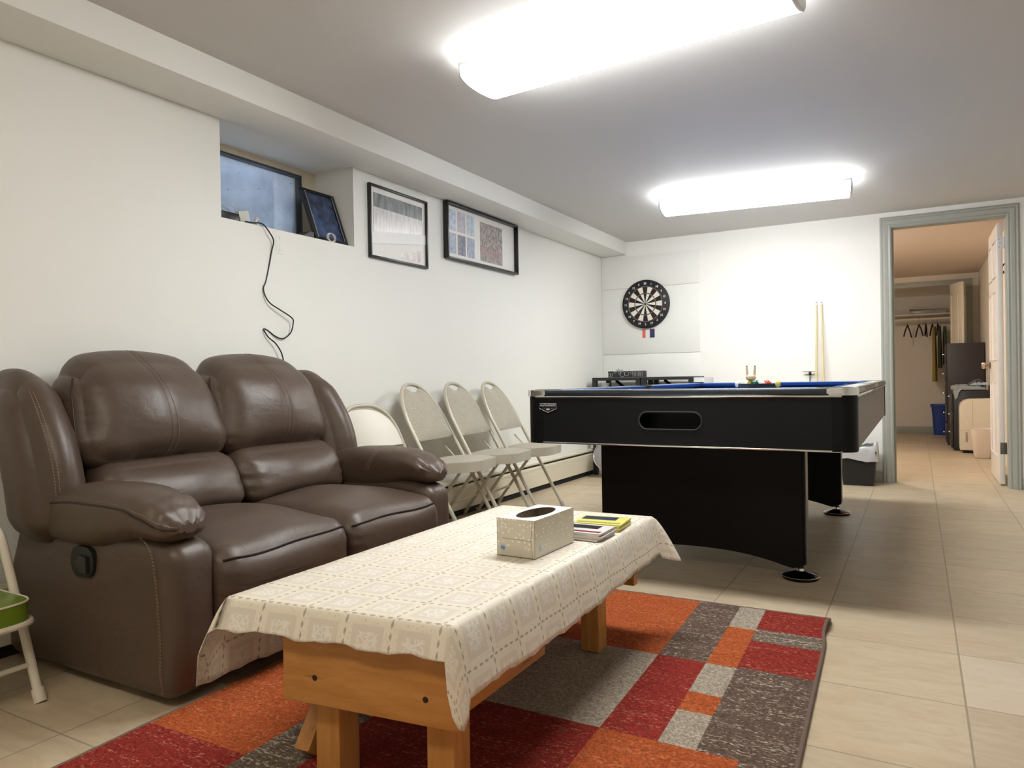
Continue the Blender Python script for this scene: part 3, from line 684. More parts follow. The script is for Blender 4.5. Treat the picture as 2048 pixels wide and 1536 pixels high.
for k in range(K):
    a = 2*pi*k/K; ca, sa = cos(a), sin(a); mxx = max(abs(ca), abs(sa)); out.append((hx*ca/mxx, hy_*sa/mxx)); inn.append((.040*ca, .088*sa))
for z in (hz, hz-.001):
    b._add([(x, y, z) for x, y in out+inn], [[k, (k+1) % K, K+(k+1) % K, K+k] for k in range(K)], smooth=False)
b.build('top_panel', CARDW, tb, world=False)
b = MB(); b.box((-hx+.002, -hy_+.002, .02), (hx-.002, hy_-.002, .022)); b.build('inner_bottom', mat('brown_board', (86, 62, 44)), tb, world=False)
b = MB(); b.lathe([(.008, 0), (.008, .0006)], (hx, -.085, .022), axis='X', n=16); b.build('logo', mat('blue_white_mark', (170, 186, 206)), tb, world=False)
b = MB(); b.lathe([(.009, 0), (.009, .0006)], (-.040, -hy_-.0004, .022), axis='Y', n=16); b.build('logo', mat('blue_white_mark', (170, 186, 206)), tb, world=False)
b = MB(); textmesh('Up', .011, XZ(-.040, -hy_-.001, .022), b, extrude=.0002); b.build('logo_lettering', mat('blue_print', (50, 80, 140)), tb, world=False)
b = MB(); b.tube([(.052, -hy_-.0003, .0), (.047, -hy_-.0003, .045), (.052, -hy_-.0003, hz)], .0004, n=4); b.tube([(-.045, -hy_-.0003, .047), (.046, -hy_-.0003, .045)], .0004, n=4); b.build('flap_edge', mat('card_edge', (120, 108, 88)), tb, world=False)
# brochures
def leaflet(z, x, y, rz, sx, sy, th, cols, label, group, name='brochure'):
    t = thing(name, label, 'brochure', (x, y, z), rz, group)
    b = MB(); b.box((-sx/2, -sy/2, 0), (sx/2, sy/2, th)); b.build('pages', cols[0], t, world=False)
    b = MB(); b.box((-sx/2, -sy/2, th), (sx/2, sy/2, th+.0004)); b.box((-sx/2*.9, 0, th+.0004), (sx/2*.55, sy/2*.8, th+.0006), mi=1); b.box((-sx/2*.9, -sy/2*.8, th+.0004), (sx/2*.9, -sy/2*.5, th+.0006), mi=2)
    b.build('cover', [cols[1], cols[2], cols[3]], t, world=False)
YEL = mat('yellow_print', (226, 220, 120), rough=.3); YP = mat('pale_yellow_pages', (226, 216, 140)); DKB = mat('dark_blue_picture', (50, 56, 84), rough=.3); OLV = mat('olive_print', (150, 150, 60))
MRD = mat('maroon_print', (130, 44, 50), rough=.3); PGW = mat('magazine_pages', (206, 200, 196)); WHC = mat('white_cover', (232, 228, 226), rough=.25); BLC = mat('black_picture', (34, 32, 36), rough=.3)
z = ZC2
for i in range(6):
    leaflet(z, -.885+.002*(i % 3), 2.135+.002*(i % 2), R(3+(i*1.3) % 4), .155, .13, .0028, (YP, YEL, DKB, OLV), 'yellow brochure in the far stack beyond the tissue box' if i < 5 else 'yellow brochure on top of its stack, with a dark picture', 'yellow brochures in a stack'); z += .0034
z = ZC2
for i in range(5):
    leaflet(z, -.880+.004*(i % 3), 1.985+.003*(i % 2), R(-4+(i*2.7) % 6), .15, .12, .004, (PGW, WHC, BLC, MRD), 'white magazine in the near stack beside the tissue box' if i < 4 else 'magazine with a maroon and black cover, topmost of the near stack', 'magazines in a stack', 'magazine'); z += .0046
# ------------------------------------------------------------------ rug
def rugm(name, c, c2, frac, streak=1):
    m = bpy.data.materials.new(name); m.use_nodes = True; k = N(m)
    n1 = k.noise(k.coord(scale=(.6, 1.7, 1)), 100, 2, .65); n2 = k.noise(k.coord(scale=(3, 34, 1)), 1.3, 5, .65); n3 = k.noise(k.coord(), 150, 4, .75)
    f = k.ramp(k.math('ADD', k.math('MULTIPLY', n1, .62), k.math('MULTIPLY', n2, .38*streak)), .5-frac*.10+.06, .5-frac*.10+.10)
    col = k.mix(f, srgb(c), srgb(c2)); col = k.mix(k.math('MULTIPLY', k.ramp(n3, .54, .42), .72), col, tuple(x*.36 for x in srgb(c)))
    k.base(col); k.b.inputs['Roughness'].default_value = .95; k.b.inputs['Specular IOR Level'].default_value = .1
    k.bump(k.math('ADD', n1, n3), .9, .006); return m
RM = [rugm('rust_orange_pile', (198, 100, 56), (218, 136, 92), .15), rugm('deep_red_pile', (160, 58, 50), (206, 128, 104), .05), rugm('beige_pile', (190, 176, 158), (216, 206, 192), .2),
      rugm('brown_fleck_pile', (118, 98, 86), (208, 194, 178), .15), rugm('light_fleck_pile', (128, 112, 98), (208, 198, 180), .3)]
O, RD, BE, BR, FK = range(5)
UU = [0, .12, .22, .312, .462, .93, 1.02, 1.17, 1.53]; VV = [0, .225, .24, .345, .59, .60, .82, .94, 1.13, 1.36, 1.64, 2.14]
def patch(u, v):
    if v < .6:
        if u > .462: return O if u < 1.17 else RD if v < .3 else O
        if u > .312: return BR
        if u > .22: return BE if v < .24 else O
        return RD if v < .225 else FK if v < .345 else RD if v < .59 else BR
    if v < 1.13:
        if u < .22: return BR
        if u < .312: return BE if v < .82 else O if v < .94 else BE
        if u < .462: return RD
        if u < .93: return BE
        return O
    if u < .12: return BR
    if u < .462: return O
    if u < 1.02: return RD
    if u < 1.17: return FK if v > 1.3 else O
    return O if v < 1.64 else RD
def sub(A, st):
    o = []
    for a, b_ in zip(A, A[1:]):
        n = max(1, int(math.ceil((b_-a)/st))); o += [a+(b_-a)*i/n for i in range(n)]
    return o+[A[-1]]
US, VS = sub(UU, .02), sub(VV, .02)
def rp(u, v, z=0):
    c = .022*math.exp(-((v-.09)/.05)**2)*math.exp(-(u/.035))   # small curl of the edge
    return Vector((-.284-u+.035*v+.010*math.exp(-((v-.16)/.07)**2)*math.exp(-u/.03)*-1, 2.803-v-.012*u*0, .012+z+c+.0012*noise.noise(Vector((u*60, v*60, 0)))))
b = MB(); vs = [rp(u, v) for u in US for v in VS]; n = len(VS)
V_ = b._add(vs, []); 
for i in range(len(US)-1):
    for j in range(n-1):
        f = b.bm.faces.new([V_[i*n+j], V_[i*n+j+1], V_[(i+1)*n+j+1], V_[(i+1)*n+j]]); f.material_index = patch((US[i]+US[i+1])/2, (VS[j]+VS[j+1])/2)
rug = thing('rug', 'red, orange and brown checked rug under the coffee table', 'rug', (-1.0, 1.8, .002))
b.build('pile', RM, rug)
b = MB(); pl = [rp(0, v, -.004) for v in VS]+[rp(u, VV[-1], -.004) for u in US]+[rp(UU[-1], v, -.004) for v in VS[::-1]]+[rp(u, 0, -.004) for u in US[::-1]]
b.tube([p for i, p in enumerate(pl) if i == 0 or (p-pl[i-1]).length > 1e-5][:-1], .0062, n=8, closed=True); b.build('edge_binding', mat('brown_binding', (112, 94, 84), rough=.9, bump=.4, bscale=400), rug)
b = MB(); b._add([rp(u, v, -.009)+Vector((0, 0, 0)) for u, v in ((0.01, 0.01), (1.52, 0.01), (1.52, 2.13), (0.01, 2.13))], [[0, 1, 2, 3]]); b.build('backing', mat('rug_backing', (90, 76, 66)), rug)
# ------------------------------------------------------------------ pool table
TX0, TX1, TY0, TY1 = -1.530, -.193, 2.85, 5.50; ZB0, ZB1, ZRT = .612, .812, .840
BODY = mat('black_laminate', (14, 17, 21), rough=.42, var=.05, spec=.22); BODY_SHEEN = mat('black_laminate_side_sheen', (32, 33, 35), rough=.34, spec=.5); BODY2 = mat('black_plastic_corner', (13, 15, 17), rough=.5, spec=.15); CHR = mat('chrome', (220, 222, 224), rough=.12, metal=1, var=0)  # side aprons: same black laminate, base lightened to imitate grazing sheen
PEDM = mat('black_pedestal_laminate', (10, 11, 14), rough=.45, spec=.2)
BLUE = mat('blue_cloth', (50, 90, 150), rough=.9, var=.03, bump=.2, bscale=600); GUN = mat('gunmetal_rail', (60, 66, 74), rough=.22, metal=.6); RTOP = mat('rail_laminate_sheen', (176, 174, 166), rough=.2, var=.03)  # rail top colour includes light reflected off darker glossy laminate
pt = thing('pool_table', 'large black pool table with blue cloth and arched pedestal legs', 'pool table', ((TX0+TX1)/2, (TY0+TY1)/2, 0))
# four aprons; the near one has the ball return opening
OC, OW, OH = (-.875, .712), .130, .036
cx_, cz_ = OC
b = MB(); K = 48; e = .45
hole = []; 
for k in range(K):
    a = 2*pi*k/K; ca, sa = cos(a), sin(a)
    px = math.copysign(max(0, OW-OH), ca)+OH*ca; hole.append((cx_+px, cz_+OH*sa))
X0, X1 = TX0+.045, TX1-.045
rect = []
for k in range(K):
    a = 2*pi*k/K; m_ = max(abs(cos(a)), abs(sin(a))); rect.append((cx_+.20*cos(a)/m_, (ZB0+ZB1)/2+(ZB1-ZB0)/2*sin(a)/m_))
b.box((X0, TY0, ZB0), (cx_-.20, TY0+.03, ZB1)); b.box((cx_+.20, TY0, ZB0), (X1, TY0+.03, ZB1))
for y in (TY0, TY0+.03):
    b._add([(x, y, z) for x, z in rect+hole], [[k, (k+1) % K, K+(k+1) % K, K+k] for k in range(K)], smooth=False)
b._add([(x, y, z) for y in (TY0, TY0+.12) for x, z in hole], [[k, (k+1) % K, K+(k+1) % K, K+k] for k in range(K)])
b._add([(x, TY0+.12, z) for x, z in hole], [list(range(K))])
b.build('end_apron', BODY, pt, sharp=20)
b = MB(); b.tube([(x, TY0-.001, z) for x, z in hole], .0042, n=8, closed=True); b.build('ball_return_rim', mat('satin_black_rim', (44, 46, 50), rough=.3), pt)
b = MB(); b.box((X0, TY1-.03, ZB0), (X1, TY1, ZB1)); b.build('end_apron', BODY, pt)
for x0, x1 in ((TX0, TX0+.03), (TX1-.03, TX1)):
    b = MB(); b.box((x0, TY0+.045, ZB0), (x1, TY1-.045, ZB1)); sa_ = b.build('side_apron', BODY_SHEEN, pt)
    if x0 > -1:
        for yy in (2.98, 3.30, 3.62, 3.97, 4.3, 4.7, 5.1):
            b = MB(); b.cyl((TX1-.002, yy, .795), (TX1+.0006, yy, .795), .006, n=10); b.build('screw_hole', DARK, sa_)
for sx in (0, 1):
    for sy in (0, 1):
        cxx = TX1-.05 if sx else TX0+.05; cyy = TY1-.05 if sy else TY0+.05; ox = 1 if sx else -1; oy = 1 if sy else -1
        arc = [(cxx+ox*(.001+.052*cos(pi/2*k/10)), cyy+oy*(.001+.052*sin(pi/2*k/10))) for k in range(11)]
        poly = [(cxx+ox*.053, cyy-oy*.03)]+arc+[(cxx-ox*.03, cyy+oy*.053), (cxx-ox*.03, cyy-oy*.03)]
        b = MB(); b.prism(poly, ZB0-.006, ZB1+.001, 'Z', bev=.002); b.build('corner_post', BODY2, pt)
        arc2 = [(cxx+ox*(.006+.052*cos(pi/2*k/10)), cyy+oy*(.006+.052*sin(pi/2*k/10))) for k in range(11)]
        b = MB(); b.prism([(cxx+ox*.058, cyy-oy*.045)]+arc2+[(cxx-ox*.045, cyy+oy*.058), (cxx-ox*.045, cyy-oy*.0), (cxx, cyy-oy*.045)], ZB1+.001, ZRT+.001, 'Z', bev=.006); b.build('corner_cap', CHR, pt)
b = MB(); b.box((X0, TY0-.005, ZB1-.006), (X1, TY0+.01, ZB1+.002), b=.002); b.box((X0, TY1-.01, ZB1-.006), (X1, TY1+.005, ZB1+.002), b=.002); b.box((TX1-.01, TY0+.05, ZB1-.006), (TX1+.005, TY1-.05, ZB1+.002), b=.002); b.box((TX0-.005, TY0+.05, ZB1-.006), (TX0+.01, TY1-.05, ZB1+.002), b=.002); b.build('chrome_trim', CHR, pt)
b = MB(); b.box((X0, TY0-.003, ZB0-.007), (X1, TY0+.012, ZB0+.001), b=.002); b.box((X0, TY1-.012, ZB0-.007), (X1, TY1+.003, ZB0+.001), b=.002); b.build('chrome_trim', CHR, pt)
# rails: gunmetal rounded outside, top painted pale like reflected light, blue cushions
rw = .085
for (lo, hi, ax) in (((X0+.01, TY0, 0), (X1-.01, TY0+rw, 0), 'x'), ((X0+.01, TY1-rw, 0), (X1-.01, TY1, 0), 'x'), ((TX0, TY0+.1, 0), (TX0+rw, (TY0+TY1)/2-.06, 0), 'y'), ((TX0, (TY0+TY1)/2+.06, 0), (TX0+rw, TY1-.1, 0), 'y'), ((TX1-rw, TY0+.1, 0), (TX1, (TY0+TY1)/2-.06, 0), 'y'), ((TX1-rw, (TY0+TY1)/2+.06, 0), (TX1, TY1-.1, 0), 'y')):
    b = MB(); b.box((lo[0], lo[1], ZB1+.002), (hi[0], hi[1], ZRT-.001), b=.006, seg=3); rl = b.build('rail', GUN, pt)
    b = MB(); i_ = .012; b.box((lo[0]+i_, lo[1]+i_, ZRT-.002), (hi[0]-i_, hi[1]-i_, ZRT+.0006)); b.build('rail_top', RTOP, rl)
    # cushion on the inner side
    b = MB(); cw = .045
    if ax == 'x':
        yi = lo[1] if lo[1] > 4 else hi[1]; dd = -1 if lo[1] > 4 else 1
        b.prism([(yi, ZRT), (yi+dd*cw, ZRT-.004), (yi+dd*(cw-.008), ZRT-.02), (yi, ZRT-.036)], lo[0]+.05, hi[0]-.05, 'X', bev=.002)
    else:
        xi = lo[0] if lo[0] > -1 else hi[0]; dd = -1 if lo[0] > -1 else 1
        b.prism([(xi, ZRT), (xi+dd*cw, ZRT-.004), (xi+dd*(cw-.008), ZRT-.02), (xi, ZRT-.036)], lo[1]+.0, hi[1]-.0, 'Y', bev=.002)
    b.build('cushion', BLUE, rl)
for xa, xb in ((TX0, TX0+.024), (TX1-.024, TX1)):
    b = MB(); b.box((xa, (TY0+TY1)/2-.07, ZB1+.002), (xb, (TY0+TY1)/2+.07, ZRT), b=.005); b.build('pocket_surround', GUN, pt)
b = MB(); b.box((TX0+.03, TY0+.03, .780), (TX1-.03, TY1-.03, .802)); b.build('playing_bed', BLUE, pt)
POCK = mat('black_pocket', (10, 10, 12), rough=.6)
for px in (TX0+.075, TX1-.075):
    for py in (TY0+.075, (TY0+TY1)/2, TY1-.075):
        off = 0
        b = MB(); b.lathe([(.052, .8025), (.052, .839), (.064, .842), (.066, .838), (.066, .8025)], (px+off, py, 0), cap=False, n=24); b.lathe([(.001, .8035), (.053, .8035)], (px+off, py, 0), cap=False, n=24); b.build('pocket', POCK, pt)
# little white rail sights
for xx, yy in [(q, TY0+.045) for q in (-1.28, -1.06, -.66, -.44)]+[(TX1-.045, q) for q in (3.2, 3.55, 3.9, 4.55, 4.9, 5.2)]:
    b = MB(); b.cyl((xx, yy, ZRT), (xx, yy, ZRT+.0015), .006, n=12); b.build('rail_sight', mat('white_sight', (240, 240, 240)), pt)
# pedestals
for py in (3.30, 4.94):
    x0, x1 = -1.365, -.428
    poly = [(x0, ZB0), (x0, .055), (x0+.05, .05)]+[(x0+.05+(x1-x0-.1)*k/24, .05+.058*(1-abs(2*k/24-1)**2.4)) for k in range(1, 24)]+[(x1-.05, .05), (x1, .07), (x1, ZB0)]
    b = MB(); b.prism(poly, py, py+.10, 'Y', bev=.012); b.build('pedestal', PEDM, pt)
    b = MB(); b.prism([(x1-.002, .075), (x1+.004, .08), (x1+.004, ZB0-.01), (x1-.002, ZB0-.01)], py+.016, py+.085, 'Y'); b.build('edge_strip', mat('grey_edge', (92, 94, 96), rough=.35), pt)
    for fx in (x0+.07, x1-.028):
        b = MB(); b.lathe([(.004, .0), (.074, .0), (.078, .006), (.078, .012), (.06, .02), (.016, .034), (.014, .055)], (fx, py+.055, .0)); ft = b.build('leveler_foot', mat('black_chrome', (46, 44, 44), rough=.12, metal=.9), pt)
        b = MB(); b.tube([(fx+.076*cos(2*pi*k/40), py+.055+.076*sin(2*pi*k/40), .013) for k in range(40)], .002, n=6, closed=True); b.lathe([(.017, .033), (.014, .05)], (fx, py+.055, 0)); b.build('chrome_ring', CHR, ft)
# badge
b = MB(); bx, bz = -1.423, .762
poly = [(bx-.041, bz+.020), (bx+.041, bz+.020), (bx+.041, bz-.003), (bx, bz-.020), (bx-.041, bz-.003)]
b.prism(poly, TY0-.0025, TY0, 'Y'); bd = b.build('badge', mat('badge_black', (14, 14, 18), rough=.3), pt)
b = MB(); b.tube([(x, TY0-.0028, z) for x, z in poly], .0007, n=4, closed=True)
textmesh('HATHAWAY', .0135, XZ(bx, TY0-.003, bz+.011), b, extrude=.0003); 
for dx, ch in ((-.026, '\u2022'), (-.017, '\u2022'), (.017, '\u2022'), (.026, '\u2022')): textmesh(ch, .008, XZ(bx+dx, TY0-.003, bz-.002-.001), b, extrude=.0003)
for dx in (-.004, .004):
    b._add([(bx+dx+.006*cos(a), TY0-.0033, bz-.006+.005*sin(a)) for a in [0, pi/2, pi, 3*pi/2]], [[0, 1, 2, 3]], smooth=False)
b.build('badge_lettering', mat('silver_print', (216, 218, 220), rough=.3), bd, recalc=False)
# rack, balls, ornament
ZBED = .8025; rc = Vector((-.93, 4.93, ZBED))
rk = thing('ball_rack', 'black plastic triangle rack holding balls on the blue cloth', 'ball rack', rc, R(0))
def rtri(s, z): 
    P = []
    for i, a in enumerate((-90+60, 90+60-0, 270)): pass
    c = [(0, -.170*s), (.168*s, .112*s), (-.168*s, .112*s)]; pts = []
    for i in range(3):
        p, q, r2 = Vector(c[i-1]), Vector(c[i]), Vector(c[(i+1) % 3]); a = q+(p-q)*.16; d = q+(r2-q)*.16
        for k in range(7): t = k/6; pts.append((1-t)**2*a+2*t*(1-t)*q+t*t*d)
    return [Vector((p.x, p.y, z)) for p in pts]
b = MB(); o1, i1, o2, i2 = rtri(1, .001), rtri(.93, .001), rtri(1, .034), rtri(.93, .034); K = len(o1)
b._add(o1+o2+i2+i1, [[r*K+k, r*K+(k+1) % K, ((r+1) % 4)*K+(k+1) % K, ((r+1) % 4)*K+k] for r in range(4) for k in range(K)]); b.build('frame', mat('rack_black_plastic', (36, 38, 42), rough=.45), rk, world=False)
rb = .0286
def ball_mat(n, c, stripe):
    key = 'ball_'+n
    if key in MATS: return MATS[key]
    m = bpy.data.materials.new(key); m.use_nodes = True; k = N(m); MATS[key] = m
    if stripe:
        sx = k.n('ShaderNodeSeparateXYZ'); k.l(k.coord(), sx.inputs[0]); k.base(k.mix(k.math('LESS_THAN', k.math('ABSOLUTE', sx.outputs[0]), .014), srgb((240, 236, 226)), srgb(c)))
    else: k.base(k.mix(k.noise(k.coord(), 5), srgb(c), srgb(c)))
    k.b.inputs['Roughness'].default_value = .08; return m
kinds = [('white ball with a pale stripe', (200, 200, 200), 1, 'pale'), ('white ball with a purple stripe', (60, 40, 90), 1, 'purple'), ('solid yellow ball', (238, 204, 40), 0, 'yellow'), ('dark purple numbered ball', (52, 40, 92), 0, 'violet'), ('red ball', (220, 70, 60), 0, 'red'), ('white cue ball', (244, 240, 232), 0, 'white'), ('dark green ball', (20, 84, 60), 0, 'green'), ('white ball with a yellow stripe', (236, 214, 90), 1, 'yellowstripe')]
row = [(-.112, .068), (-.084+.026, .066), (-.0, -.02-.05), (.0+.002, .068), (.062, .070), (-.03, .012), (.030, .012), (.118-.002, .072)]
pos = [(-.118, .070), (-.059, .070), (-.030, .019), (.0, .070), (.059, .070), (.030, .019), (0, -.032), (.118, .070)]
ordr = ['back left corner of the rack', 'back row beside the left corner', 'second row of the rack on the left', 'middle of the back row of the rack', 'back row beside the right corner', 'second row of the rack on the right', 'front tip of the rack', 'back right corner of the rack']
BG = 'billiard balls in the rack'
for (nm, c, st, key), (dx, dy), wh in zip(kinds, pos, ordr):
    b = MB(); t_ = bmesh.new(); bmesh.ops.create_uvsphere(t_, u_segments=24, v_segments=16, radius=rb); b.merge(t_)
    o = b.build('billiard_ball', ball_mat(key, c, st)); o.location = rc+Vector((dx, dy*.98-.012, rb)); o.rotation_euler = (.5*dx*20, .3, .6)
    tag(o, nm+' at the '+wh, 'ball', BG)
    if st == 0 and key in ('violet', 'yellow'):
        b = MB(); b.lathe([(.001, -rb-.0002), (.006, -rb*.975), (.009, -rb*.945)], axis='Y', n=16, cap=False); q = b.build('number_spot', mat('white_spot', (240, 238, 230)), o, world=False)
orn = thing('wooden_ornament', 'pale wooden ornament with two upright ears on top of the racked balls', 'ornament', (rc.x-.030, rc.y-.0, ZBED+.0572-.004))
WL = mat('pale_turned_wood', (226, 200, 160), rough=.5, var=.08)
b = MB(); b.lathe([(.002, 0), (.018, .001), (.031, .010), (.034, .022), (.029, .034), (.016, .042), (.003, .045)]); b.build('body', WL, orn, world=False)
for sx in (-1, 1):
    b = MB(); b.tube([(sx*.021, 0, .028), (sx*.024, 0, .06), (sx*.026, 0, .094)], [.0075, .0072, .0055], n=10); q = b.build('ear', WL, orn, world=False)
    b = MB(); b.cyl((sx*.026, 0, .094), (sx*.026, 0, .099), .0055); b.build('ear_tip', mat('dark_tip', (90, 84, 80)), q, world=False)
# ------------------------------------------------------------------ back wall items
b = MB()
for (z0_, z1_) in ((.55, 1.112), (1.116, 1.743), (1.747, 2.052)): b.box((-2.674, YB-.008, z0_), (-1.726, YB-.0005, z1_), b=.0015)
tag(b.build('backing_panel', mat('light_grey_foam_panel', (236, 236, 231), rough=.8, var=.01)), 'light grey protective panels on the wall behind the dartboard', 'wall panel')
dc = Vector((-2.228, YB-.009, 1.581)); DR = .229
db = thing('dartboard', 'round black and white numbered dartboard on the back wall', 'dartboard', (dc.x, dc.y, dc.z-.229))
def disc(mb, r0, r1, a0, a1, y, mi, n=3):
    P = []
    for k in range(n+1):
        a = R(a0+(a1-a0)*k/n); P.append((a, r0)); 
    vs = [(dc.x+r0*sin(R(a0+(a1-a0)*k/n)), y, dc.z+r0*cos(R(a0+(a1-a0)*k/n))) for k in range(n+1)]+[(dc.x+r1*sin(R(a0+(a1-a0)*k/n)), y, dc.z+r1*cos(R(a0+(a1-a0)*k/n))) for k in range(n+1)]
    mb._add(vs, [[k, k+1, n+1+k+1, n+1+k] for k in range(n)], None, mi, False)
b = MB(); b.lathe([(DR-.004, 0), (DR, -.004), (DR, -.030), (DR-.005, -.034), (.001, -.034)], dc, axis='Y', n=72); b.build('board', mat('dart_black', (22, 23, 26), rough=.6), db)
DM = [mat('dart_black_bed', (26, 22, 24), rough=.7), mat('dart_cream', (232, 228, 214), rough=.7), mat('dart_red', (148, 66, 82), rough=.7), mat('dart_green', (60, 96, 78), rough=.7)]
b = MB(); yf = dc.y-.0345
for i in range(20):
    a0, a1 = -9+18*i, 9+18*i; ev = i % 2 == 0
    disc(b, .012, .098, a0, a1, yf, 0 if ev else 1); disc(b, .098, .106, a0, a1, yf, 2 if ev else 3); disc(b, .106, .162, a0, a1, yf, 0 if ev else 1); disc(b, .162, .170, a0, a1, yf, 2 if ev else 3)
for i in range(20): disc(b, 0.001, .012, 18*i, 18*i+18, yf, 3)
b.build('scoring_field', DM, db, recalc=False)
b = MB()
for rr in (.106, .098, .162, .170, .012): b.tube([(dc.x+rr*cos(2*pi*k/60), yf-.0005, dc.z+rr*sin(2*pi*k/60)) for k in range(60)], .0007, n=4, closed=True)
b.build('wire', mat('wire_steel', (150, 150, 150), rough=.3, metal=1), db)
b = MB()
for i, nn in enumerate((20, 1, 18, 4, 13, 6, 10, 15, 2, 17, 3, 19, 7, 16, 8, 11, 14, 9, 12, 5)):
    a = R(18*i); textmesh(str(nn), .028, XZ(dc.x+.193*sin(a), yf-.0005, dc.z+.193*cos(a)), b, extrude=.0004, offset=.0006)
b.build('numerals', mat('white_numerals', (238, 238, 236), rough=.5), db, recalc=False)
t = thing('dart_flight_card', 'small red, white and navy card hanging below the dartboard', 'card', (-2.212, YB-.009, 1.262))
b = MB(); b.box((-2.272, YB-.011, 1.265), (-2.240, YB-.0085, 1.345)); b.build('red_panel', mat('coral_card', (226, 104, 88)), t)
b = MB(); b.box((-2.240, YB-.011, 1.265), (-2.198, YB-.0085, 1.345)); b.build('white_panel', mat('white_card2', (236, 232, 230)), t)
b = MB(); b.box((-2.198, YB-.011, 1.265), (-2.152, YB-.0085, 1.345)); b.build('navy_panel', mat('navy_card', (40, 44, 84)), t)
# black console shelves behind the pool table
BW = mat('black_wood', (34, 35, 37), rough=.45); 
def console(x0, x1, y0, y1, zt, label):
    t = thing('console_shelf', label, 'shelf', ((x0+x1)/2, (y0+y1)/2, 0), 0, 'black console shelves')
    b = MB(); b.box((x0, y0, zt-.028), (x1, y1, zt), b=.002); b.build('shelf_top', BW, t)
    for lx in (x0, x1-.04):
        for ly in (y0, y1-.04):
            b = MB(); b.box((lx, ly, 0), (lx+.04, ly+.04, zt-.028)); b.build('leg', BW, t)
    b = MB(); b.box((x0, y0, .72), (x1, y1, .738)); b.build('lower_shelf', BW, t)
    b = MB(); b.tube([(x0+.10, y1-.03, zt-.03), (x0+.26, y1-.03, zt-.16)], .014, n=4); b.build('brace', BW, t)
console(-2.615, -2.155, 6.15, 6.53, .893, 'black wooden console shelf in the corner, under the dartboard')
console(-2.14, -1.68, 6.15, 6.53, .893, 'black wooden console shelf to the right of the corner one')
SGN = MATS['black_wood']
t = thing('puzzle_box', 'flat black box with white ring outlines on the corner shelf', 'box', (-2.33, 6.30, .894))
b = MB(); b.box((-2.500, 6.26, .894), (-2.155, 6.34, .951), b=.002); b.build('carton', mat('black_card', (44, 46, 50), rough=.5), t)
b = MB(); random.seed(3)
for (cx, cz, rr) in ((-2.485, .915, .012), (-2.465, .915, .012), (-2.43, .945, .012), (-2.385, .935, .013), (-2.36, .922, .024), (-2.318, .926, .020), (-2.27, .938, .013)):
    P = [(cx+rr*cos(2*pi*k/20), 6.2585, min(.950, max(.896, cz+rr*sin(2*pi*k/20)))) for k in range(20)]; b.tube(P, .0011, n=4, closed=True)
for i, cx in enumerate((-2.25, -2.226, -2.20, -2.178)):
    b.tube([(cx-.008, 6.2585, .899), (cx-.008, 6.2585, .93), (cx-.004, 6.2585, .944), (cx+.006, 6.2585, .944), (cx+.008, 6.2585, .93), (cx+.008, 6.2585, .903)], .0011, n=4)
b.build('ring_pattern', mat('white_line_print', (214, 214, 212)), t)
b = MB(); b.tube(spline([(-2.435, 6.30, .957), (-2.43, 6.30, .967), (-2.42, 6.30, .957), (-2.412, 6.30, .974), (-2.405, 6.30, .957), (-2.398, 6.30, .964), (-2.39, 6.30, .957), (-2.382, 6.30, .963), (-2.374, 6.30, .957), (-2.366, 6.30, .964)], 6), .0014, n=5); b.tube([(-2.435, 6.30, .9555), (-2.366, 6.30, .9555)], .0008, n=4); b.tube([(-2.42, 6.30, .951), (-2.42, 6.30, .957)], .0008, n=4); b.tube([(-2.38, 6.30, .951), (-2.38, 6.30, .957)], .0008, n=4)
b.build('script_ornament', BLK, t)
t = thing('paper_cup', 'white cup on the lower board of the corner shelf', 'cup', (-2.53, 6.25, .739)); 
b = MB(); b.lathe([(.001, 0), (.03, .0), (.046, .105), (.043, .105), (.027, .004), (.001, .004)], cap=False); b.build('cup_body', mat('white_paper', (240, 238, 234)), t, world=False)
b = MB(); b.box((-1.775, 6.14, .894), (-1.66, 6.20, .900)); b.bm.free()
t = thing('storage_carton', 'small pale grey carton at the right end of the black shelves', 'box', (-1.655, 6.30, 0)); b = MB(); b.box((-1.677, 6.16, .002), (-1.585, 6.48, .882), b=.002); b.build('carton', mat('pale_grey_card', (206, 206, 208), rough=.6), t); b = MB(); b.box((-1.672, 6.157, .835), (-1.59, 6.16, .842)); b.build('slot', DARK, t)
# cues and bridge stick
CW = mat('pale_maple', (224, 206, 164), rough=.35, var=.04)
for nm, xt, xb in (('leftmost pale wooden cue leaning on the back wall', -.737, -.735), ('pale wooden cue leaning on the wall right beside the other cue', -.697, -.665)):
    t = thing('pool_cue', nm, 'pool cue', (xb, 6.42, 0), 0, 'pool cues leaning on the back wall')
    b = MB(); b.tube([(xb, 6.42, .06), ((xb+xt)/2, 6.49, .8), (xt, 6.567, 1.475)], [.014, .011, .0068], n=12); b.build('shaft', CW, t)
    b = MB(); b.cyl((xt, 6.567, 1.475), (xt, 6.569, 1.492), .0068); b.build('ferrule', mat('white_ferrule', (240, 238, 232)), t); b = MB(); b.cyl((xt, 6.569, 1.492), (xt, 6.57, 1.499), .0066); b.build('tip', mat('grey_blue_tip', (110, 116, 122)), t)
    b = MB(); b.cyl((xb, 6.415, 0), (xb, 6.42, .06), .016); b.build('butt', BLK, t)
t = thing('bridge_stick', 'short black headed cue bridge standing against the back wall', 'bridge stick', (-.795, 6.45, 0))
b = MB(); b.cyl((-.79, 6.45, 0), (-.792, 6.555, .905), .006); b.build('shaft', mat('grey_metal_stick', (130, 124, 118), rough=.3, metal=.6), t)
